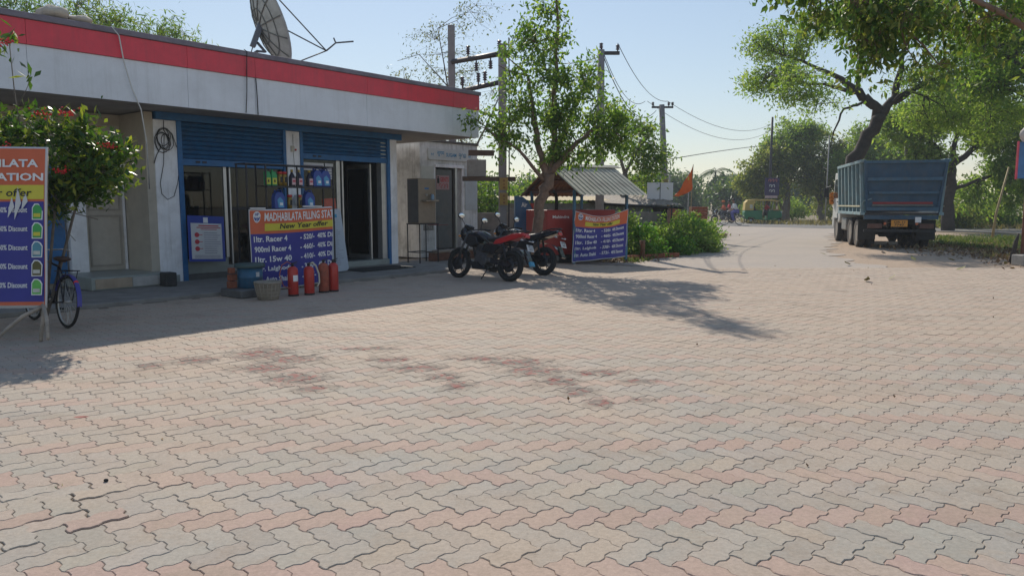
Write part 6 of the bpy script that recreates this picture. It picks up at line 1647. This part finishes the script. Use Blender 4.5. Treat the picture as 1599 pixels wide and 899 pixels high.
one("flower_garland", gl, M("garland_orange",(.62,.22,.03),.8,var=.4,scale=20), "orange flower garland hanging on the truck's left mirror", "garland", tuple(TR.location), R(-15), kind=None)

# ------------------------------------------------------------------ autorickshaw
AG = M("auto_green",(.004,.17,.07),.35,var=.08,dirt=.2,dcol=(.08,.14,.08))
AY = M("auto_canvas",(.55,.40,.12),.8,var=.12,scale=4,bump=.3,dirt=.3)
A = thing("autorickshaw", "green autorickshaw with yellow canvas hood crossing on the far road", "autorickshaw", (18.55,57.9,-.01), R(-10))
def ab(nm, poly, w0, w1, m, par=None, bev=0): return part(nm, MB().prism(poly, w0, w1), m, par or A, bev)
# x forward, rear axle at x=0, prism width along y
ab("body_tub", [(-.50,.35),(-.52,.85),(-.45,.98),(.78,.98),(.80,.72),(.80,.30),(.25,.28),(.22,.45),(-.20,.48),(-.26,.30)], -.66, .66, AG, bev=.03)
ab("floor", [(.78,.26),(.78,.34),(2.0,.34),(2.0,.26)], -.62, .62, AG)
ab("front_cowl", [(1.45,.34),(1.42,.98),(2.02,1.02),(2.28,.82),(2.32,.55),(2.10,.40)], -.45, .45, AG, bev=.06)
ab("front_panel_door", [(1.20,.32),(1.26,.95),(1.44,.98),(1.44,.34)], -.62, .62, AG, bev=.02)
ab("hood_roof", [(-.35,1.70),(-.30,1.80),(.3,1.86),(1.4,1.84),(2.0,1.74),(2.02,1.66),(1.4,1.72),(-.2,1.72)], -.68, .68, AY, bev=.02)
ab("hood_rear", [(-.50,.99),(-.46,1.60),(-.30,1.74),(.22,1.74),(.30,1.55),(.18,1.50),(.16,1.0)], -.68, .68, AY, bev=.02)
part("rear_window", MB().prism([(-.12,1.15),(-.15,1.45),(.06,1.45),(.08,1.15)], -.692, -.683), M("canvas_pale",(.55,.52,.42),.7), A)
wsn = part("windscreen_frame", MB().tube([(2.0,-.55,1.0),(1.92,-.55,1.70),(1.92,.55,1.70),(2.0,.55,1.0),(2.0,-.55,1.0)],.025,6), M("frame_tan",(.40,.24,.12),.6), A)
part("windscreen", MB().add([(2.0,-.53,1.02),(2.0,.53,1.02),(1.92,.53,1.68),(1.92,-.53,1.68)],[(0,1,2,3)]), glass_mat("auto_glass",(.6,.7,.75),.25), wsn)
part("wiper_band", MB().boxb(1.62,2.03,-.60,-.56,.99,1.10), M("frame_tan"), A)
for y in (-.62,.62):
    part("pillar", MB().tube([(.86,y,.95),(.84,y,1.75)],.025,6).tube([(1.52,y,1.0),(1.60,y,1.72)],.025,6), M("frame_pale",(.4,.4,.36),.5), A)
ab("rear_seat", [(-.2,.75),(-.25,1.30),(-.12,1.32),(-.05,.88),(.45,.88),(.45,.75)], -.55, .55, black)
ab("driver_seat", [(.95,.6),(.95,.80),(1.02,1.1),(1.08,1.1),(1.1,.82),(1.4,.80),(1.4,.6)], -.25, .25, black)
part("side_lamp", MB().ball((2.28,-.18,.86),(.08,.09,.09),8,6).ball((2.28,.18,.86),(.08,.09,.09),8,6), M("lamp_glass"), A)
part("black_band", MB().prism([(1.5,.99),(1.5,1.06),(2.06,1.06),(2.2,.96),(2.05,.99)], -.46, .46), black, A)
for y in (-.56,.56):
    wh = thing_part(A, "wheel", (0,y,.21)); part("tyre", MB().torus((0,0,0),.165,.048,'y',22,8,1.2), tyre, wh); part("hub", MB().lathe([(0,-.03),(.11,-.03),(.12,.0),(.11,.03),(0,.03)],(0,0,0),'y',16), alum, wh)
    part("mudguard", MB().grid(lambda u,v_: (.27*math.cos(R(10+160*u)), y*.0+.10*(2*v_-1), .27*math.sin(R(10+160*u))),10,2), AG, wh)
wh = thing_part(A, "wheel", (2.16,0,.21)); part("tyre", MB().torus((0,0,0),.165,.048,'y',22,8,1.2), tyre, wh); part("hub", MB().lathe([(0,-.03),(.11,-.03),(.12,.0),(.11,.03),(0,.03)],(0,0,0),'y',16), alum, wh)
part("mudguard", MB().grid(lambda u,v_: (.27*math.cos(R(0+165*u)), .12*(2*v_-1), .27*math.sin(R(0+165*u))),10,3).box((2.25-2.16,0,.25),(.2,.2,.08)), AG, wh)
part("handlebar", MB().tube([(1.85,0,.9),(1.78,0,1.1)],.02,5).tube([(1.74,-.28,1.12),(1.78,0,1.12),(1.74,.28,1.12)],.016,5), darkmetal, A)

# ------------------------------------------------------------------ people: one skinned body each
skin_m = M("skin_brown",(.22,.11,.065),.6,var=.06)
def skinned(name, J, E_, mat, parent, root, sub=2):
    me = bpy.data.meshes.new(name); names = list(J)
    me.from_pydata([J[n][0] for n in names], [(names.index(a), names.index(b)) for a, b in E_], [])
    o = put(name, me, mat, parent)
    sk = o.modifiers.new("skin", 'SKIN'); sk.use_smooth_shade = True
    lay = me.skin_vertices[0].data if me.skin_vertices else None
    if lay is None:
        bm = bmesh.new(); bm.from_mesh(me); bm.verts.layers.skin.verify(); bm.to_mesh(me); bm.free(); lay = me.skin_vertices[0].data
    for i, n in enumerate(names):
        r = J[n][1]; lay[i].radius = r if isinstance(r, tuple) else (r, r); lay[i].use_root = (n == root)
    sb = o.modifiers.new("sub", 'SUBSURF'); sb.levels = sub; sb.render_levels = sub
    return o
def person(name, label, loc, rz, pose, shirt, lower, hair, turban=None, cloth_r=1.12, group=None):
    t = thing(name, label, "person", loc, rz, group)
    P = pose
    J = dict(pelvis=(P['pelvis'],(.15,.12)), belly=(P['belly'],(.14,.11)), chest=(P['chest'],(.17,.12)), neckb=(P['neckb'],.06), head0=(P['head0'],(.06,.07)), head1=(P['head1'],(.085,.10)), head2=(P['head2'],(.07,.085)))
    E_ = [('pelvis','belly'),('belly','chest'),('chest','neckb'),('neckb','head0'),('head0','head1'),('head1','head2')]
    for s, k in (('l',1),('r',-1)):
        for a, r in (('sh',.065),('el',.045),('wr',.03)): J[s+a] = (P[s+a], r)
        for a, r in (('hip',.095),('kn',.065),('an',.042),('toe',.035)): J[s+a] = (P[s+a], r)
        E_ += [('chest',s+'sh'),(s+'sh',s+'el'),(s+'el',s+'wr'),('pelvis',s+'hip'),(s+'hip',s+'kn'),(s+'kn',s+'an'),(s+'an',s+'toe')]
        w_ = Vector(P[s+'wr']); d = (w_-Vector(P[s+'el'])).normalized(); sd_ = d.cross(Vector((0,0,1))).normalized()
        palm_ = w_+d*.07; J[s+'palm'] = (tuple(palm_),(.036,.018)); E_.append((s+'wr',s+'palm'))
        for f in range(4):
            b_ = palm_+sd_*(-.028+.019*f)+d*.03; t1 = b_+d*(.022+.004*(f in (1,2)))+Vector((0,0,-.018)); t2 = t1+Vector((0,0,-.022))-d*.004
            J[f'{s}f{f}a']=(tuple(b_),.010); J[f'{s}f{f}b']=(tuple(t1),.009); J[f'{s}f{f}c']=(tuple(t2),.008)
            E_ += [(s+'palm',f'{s}f{f}a'),(f'{s}f{f}a',f'{s}f{f}b'),(f'{s}f{f}b',f'{s}f{f}c')]
        th = w_+d*.03+sd_*(.045*k); th2 = th+d*.03+Vector((0,0,-.02)); J[s+'t0']=(tuple(th),.011); J[s+'t1']=(tuple(th2),.009); E_ += [(s+'wr',s+'t0'),(s+'t0',s+'t1')]
    skinned("body", J, E_, skin_m, t, 'pelvis')
    g_ = cloth_r
    JS = {k:(J[k][0], tuple(q*g_+.012 for q in (J[k][1] if isinstance(J[k][1], tuple) else (J[k][1],)*2))) for k in ('pelvis','belly','chest','lsh','rsh','lel','rel')}
    nb_ = Vector(P['chest']).lerp(Vector(P['neckb']), .55); JS['nb'] = (tuple(nb_), .085)
    skinned("shirt", JS, [('pelvis','belly'),('belly','chest'),('chest','nb'),('chest','lsh'),('chest','rsh'),('lsh','lel'),('rsh','rel')], shirt, t, 'pelvis')
    JT = {k:(J[k][0], tuple(q*g_+.014 for q in (J[k][1] if isinstance(J[k][1], tuple) else (J[k][1],)*2))) for k in ('pelvis','lhip','rhip','lkn','rkn','lan','ran')}
    skinned("trousers", JT, [('pelvis','lhip'),('pelvis','rhip'),('lhip','lkn'),('rhip','rkn'),('lkn','lan'),('rkn','ran')], lower, t, 'pelvis')
    h1, h2 = Vector(P['head1']), Vector(P['head2']); up_ = (h2-h1).normalized()
    fd = Vector(P.get('face',(1,0,0)))
    c = h1+up_*.03
    part("hair", MB().ball(tuple(c+up_*.045-fd*.022),(.105,.098,.098),12,8), hair, t)
    if turban: part("turban", MB().ball(tuple(c+up_*.06-fd*.01),(.135,.125,.09),12,8).torus(tuple(c+up_*.04),.10,.035,'z',16,6), turban, t)
    part("nose", MB().ball(tuple(c+fd*.10-up_*.03),(.018,.014,.024),6,5), skin_m, t)
    fm = MB()
    sd_ = fd.cross(Vector((0,0,1)))
    for s in (-1,1): fm.ball(tuple(c+fd*.088+sd_*s*.034),(.010,.014,.008),6,4)
    fm.ball(tuple(c+fd*.088-up_*.068),(.010,.024,.006),6,4)
    part("face_features", fm, M("face_dark",(.05,.02,.018),.5), t)
    ea = MB()
    for s in (-1,1): ea.ball(tuple(c+sd_*s*.098-up_*.015),(.018,.010,.028),6,5)
    part("ears", ea, skin_m, t)
    return t
def seated(seat_z, hands, feet, lean_=.12, headx=0.02, hip=.10):
    zp = seat_z+.10; L1 = lean_
    P = dict(pelvis=(0,0,zp), belly=(L1*.35,0,zp+.18), chest=(L1,0,zp+.40), neckb=(L1*1.2,0,zp+.56), head0=(L1*1.3+headx,0,zp+.62), head1=(L1*1.35+headx+.01,0,zp+.71), head2=(L1*1.35+headx,0,zp+.79))
    for s, k in (('l',1),('r',-1)):
        P[s+'sh'] = (L1, k*.19, zp+.45); hx, hy, hz = hands; P[s+'wr'] = (hx, k*hy, hz)
        m = (Vector(P[s+'sh'])+Vector(P[s+'wr']))/2; P[s+'el'] = (m.x-.03, k*(abs(m.y)+.05), m.z-.09)
        fx, fy, fz = feet; P[s+'hip'] = (.04, k*hip, zp-.02); P[s+'an'] = (fx, k*fy, fz+.06)
        kn_h = max(zp-.06, fz+.40); P[s+'kn'] = (max(.36, fx+.12), k*(fy+.03), kn_h-.02); P[s+'toe'] = (fx+.17, k*fy, fz+.02)
    return P
hairm = M("hair_black",(.012,.010,.010),.6)
shirt_o = M("cloth_orange",(.60,.13,.05),.85,var=.15); shirt_r = M("cloth_red",(.50,.04,.06),.85,var=.15); shirt_w = M("cloth_white",(.62,.62,.62),.85,var=.06)
lung = M("cloth_violet",(.12,.12,.35),.85,var=.2); trou = M("cloth_grey",(.10,.10,.12),.85)
# riders on a motorbike, heading left
mbl = Vector((16.55,58.2,0)); RZ = R(176)
motorbike("motorbike", "dark motorbike carrying two riders left along the far road", tuple(mbl), RZ, None, lean=0)
def off(base, rz, x, y=0): return (base.x+math.cos(rz)*x-math.sin(rz)*y, base.y+math.sin(rz)*x+math.cos(rz)*y, 0)
person("person", "rider in orange shirt and orange turban driving the far motorbike", off(mbl,RZ,-.12), RZ, seated(.78,(.42,.28,1.02),(.18,.17,.28),.10), shirt_o, trou, hairm, M("turban_orange",(.65,.16,.03),.85,var=.2))
person("person", "passenger in red clothes seated behind the orange turbaned rider", off(mbl,RZ,-.50), RZ, seated(.84,(.28,.20,1.15),(.10,.18,.32),.06), shirt_r, trou, hairm)
cbl = Vector((16.02,52.2,0)); RC = R(180)
bicycle("bicycle", "thin dark bicycle ridden left by the man in white", (cbl.x, cbl.y, 0), RC, bcm, lean=0)
person("person", "man in white shirt riding the bicycle on the far road", off(cbl,RC,.24), RC, seated(.90,(.50,.27,1.03),(.20,.09,.24),.18), shirt_w, lung, hairm)
person("person", "driver in red sitting inside the autorickshaw", (18.55+math.cos(R(-10))*1.15, 57.9-math.sin(R(10))*1.15, 0), R(-10), seated(.80,(.52,.24,1.13),(.42,.12,.34),.04), shirt_r, trou, hairm)
person("person", "passenger in dark clothes on the autorickshaw rear seat", (18.55+math.cos(R(-10))*.15+.03, 57.9-math.sin(R(10))*.15, 0), R(-10), seated(.86,(.30,.16,.98),(.48,.14,.34),.0), M("cloth_dark",(.05,.05,.09),.85), trou, hairm)

# ------------------------------------------------------------------ air
hz = MB().boxb(-70,120,-8,150,-1.05,16)
ho = put("haze", hz.mesh("haze")); tag(ho, "thin pale daytime haze over the whole place", None, kind="stuff")
hm = bpy.data.materials.new("haze_air"); hm.use_nodes = True
nn = hm.node_tree.nodes; nn.remove(nn["Principled BSDF"])
pv = nn.new("ShaderNodeVolumePrincipled"); pv.inputs["Density"].default_value = .0011; pv.inputs["Color"].default_value = (.86,.93,1.0,1); pv.inputs["Anisotropy"].default_value = 0.0
hm.node_tree.links.new(pv.outputs[0], nn["Material Output"].inputs["Volume"])
ho.data.materials.append(hm)
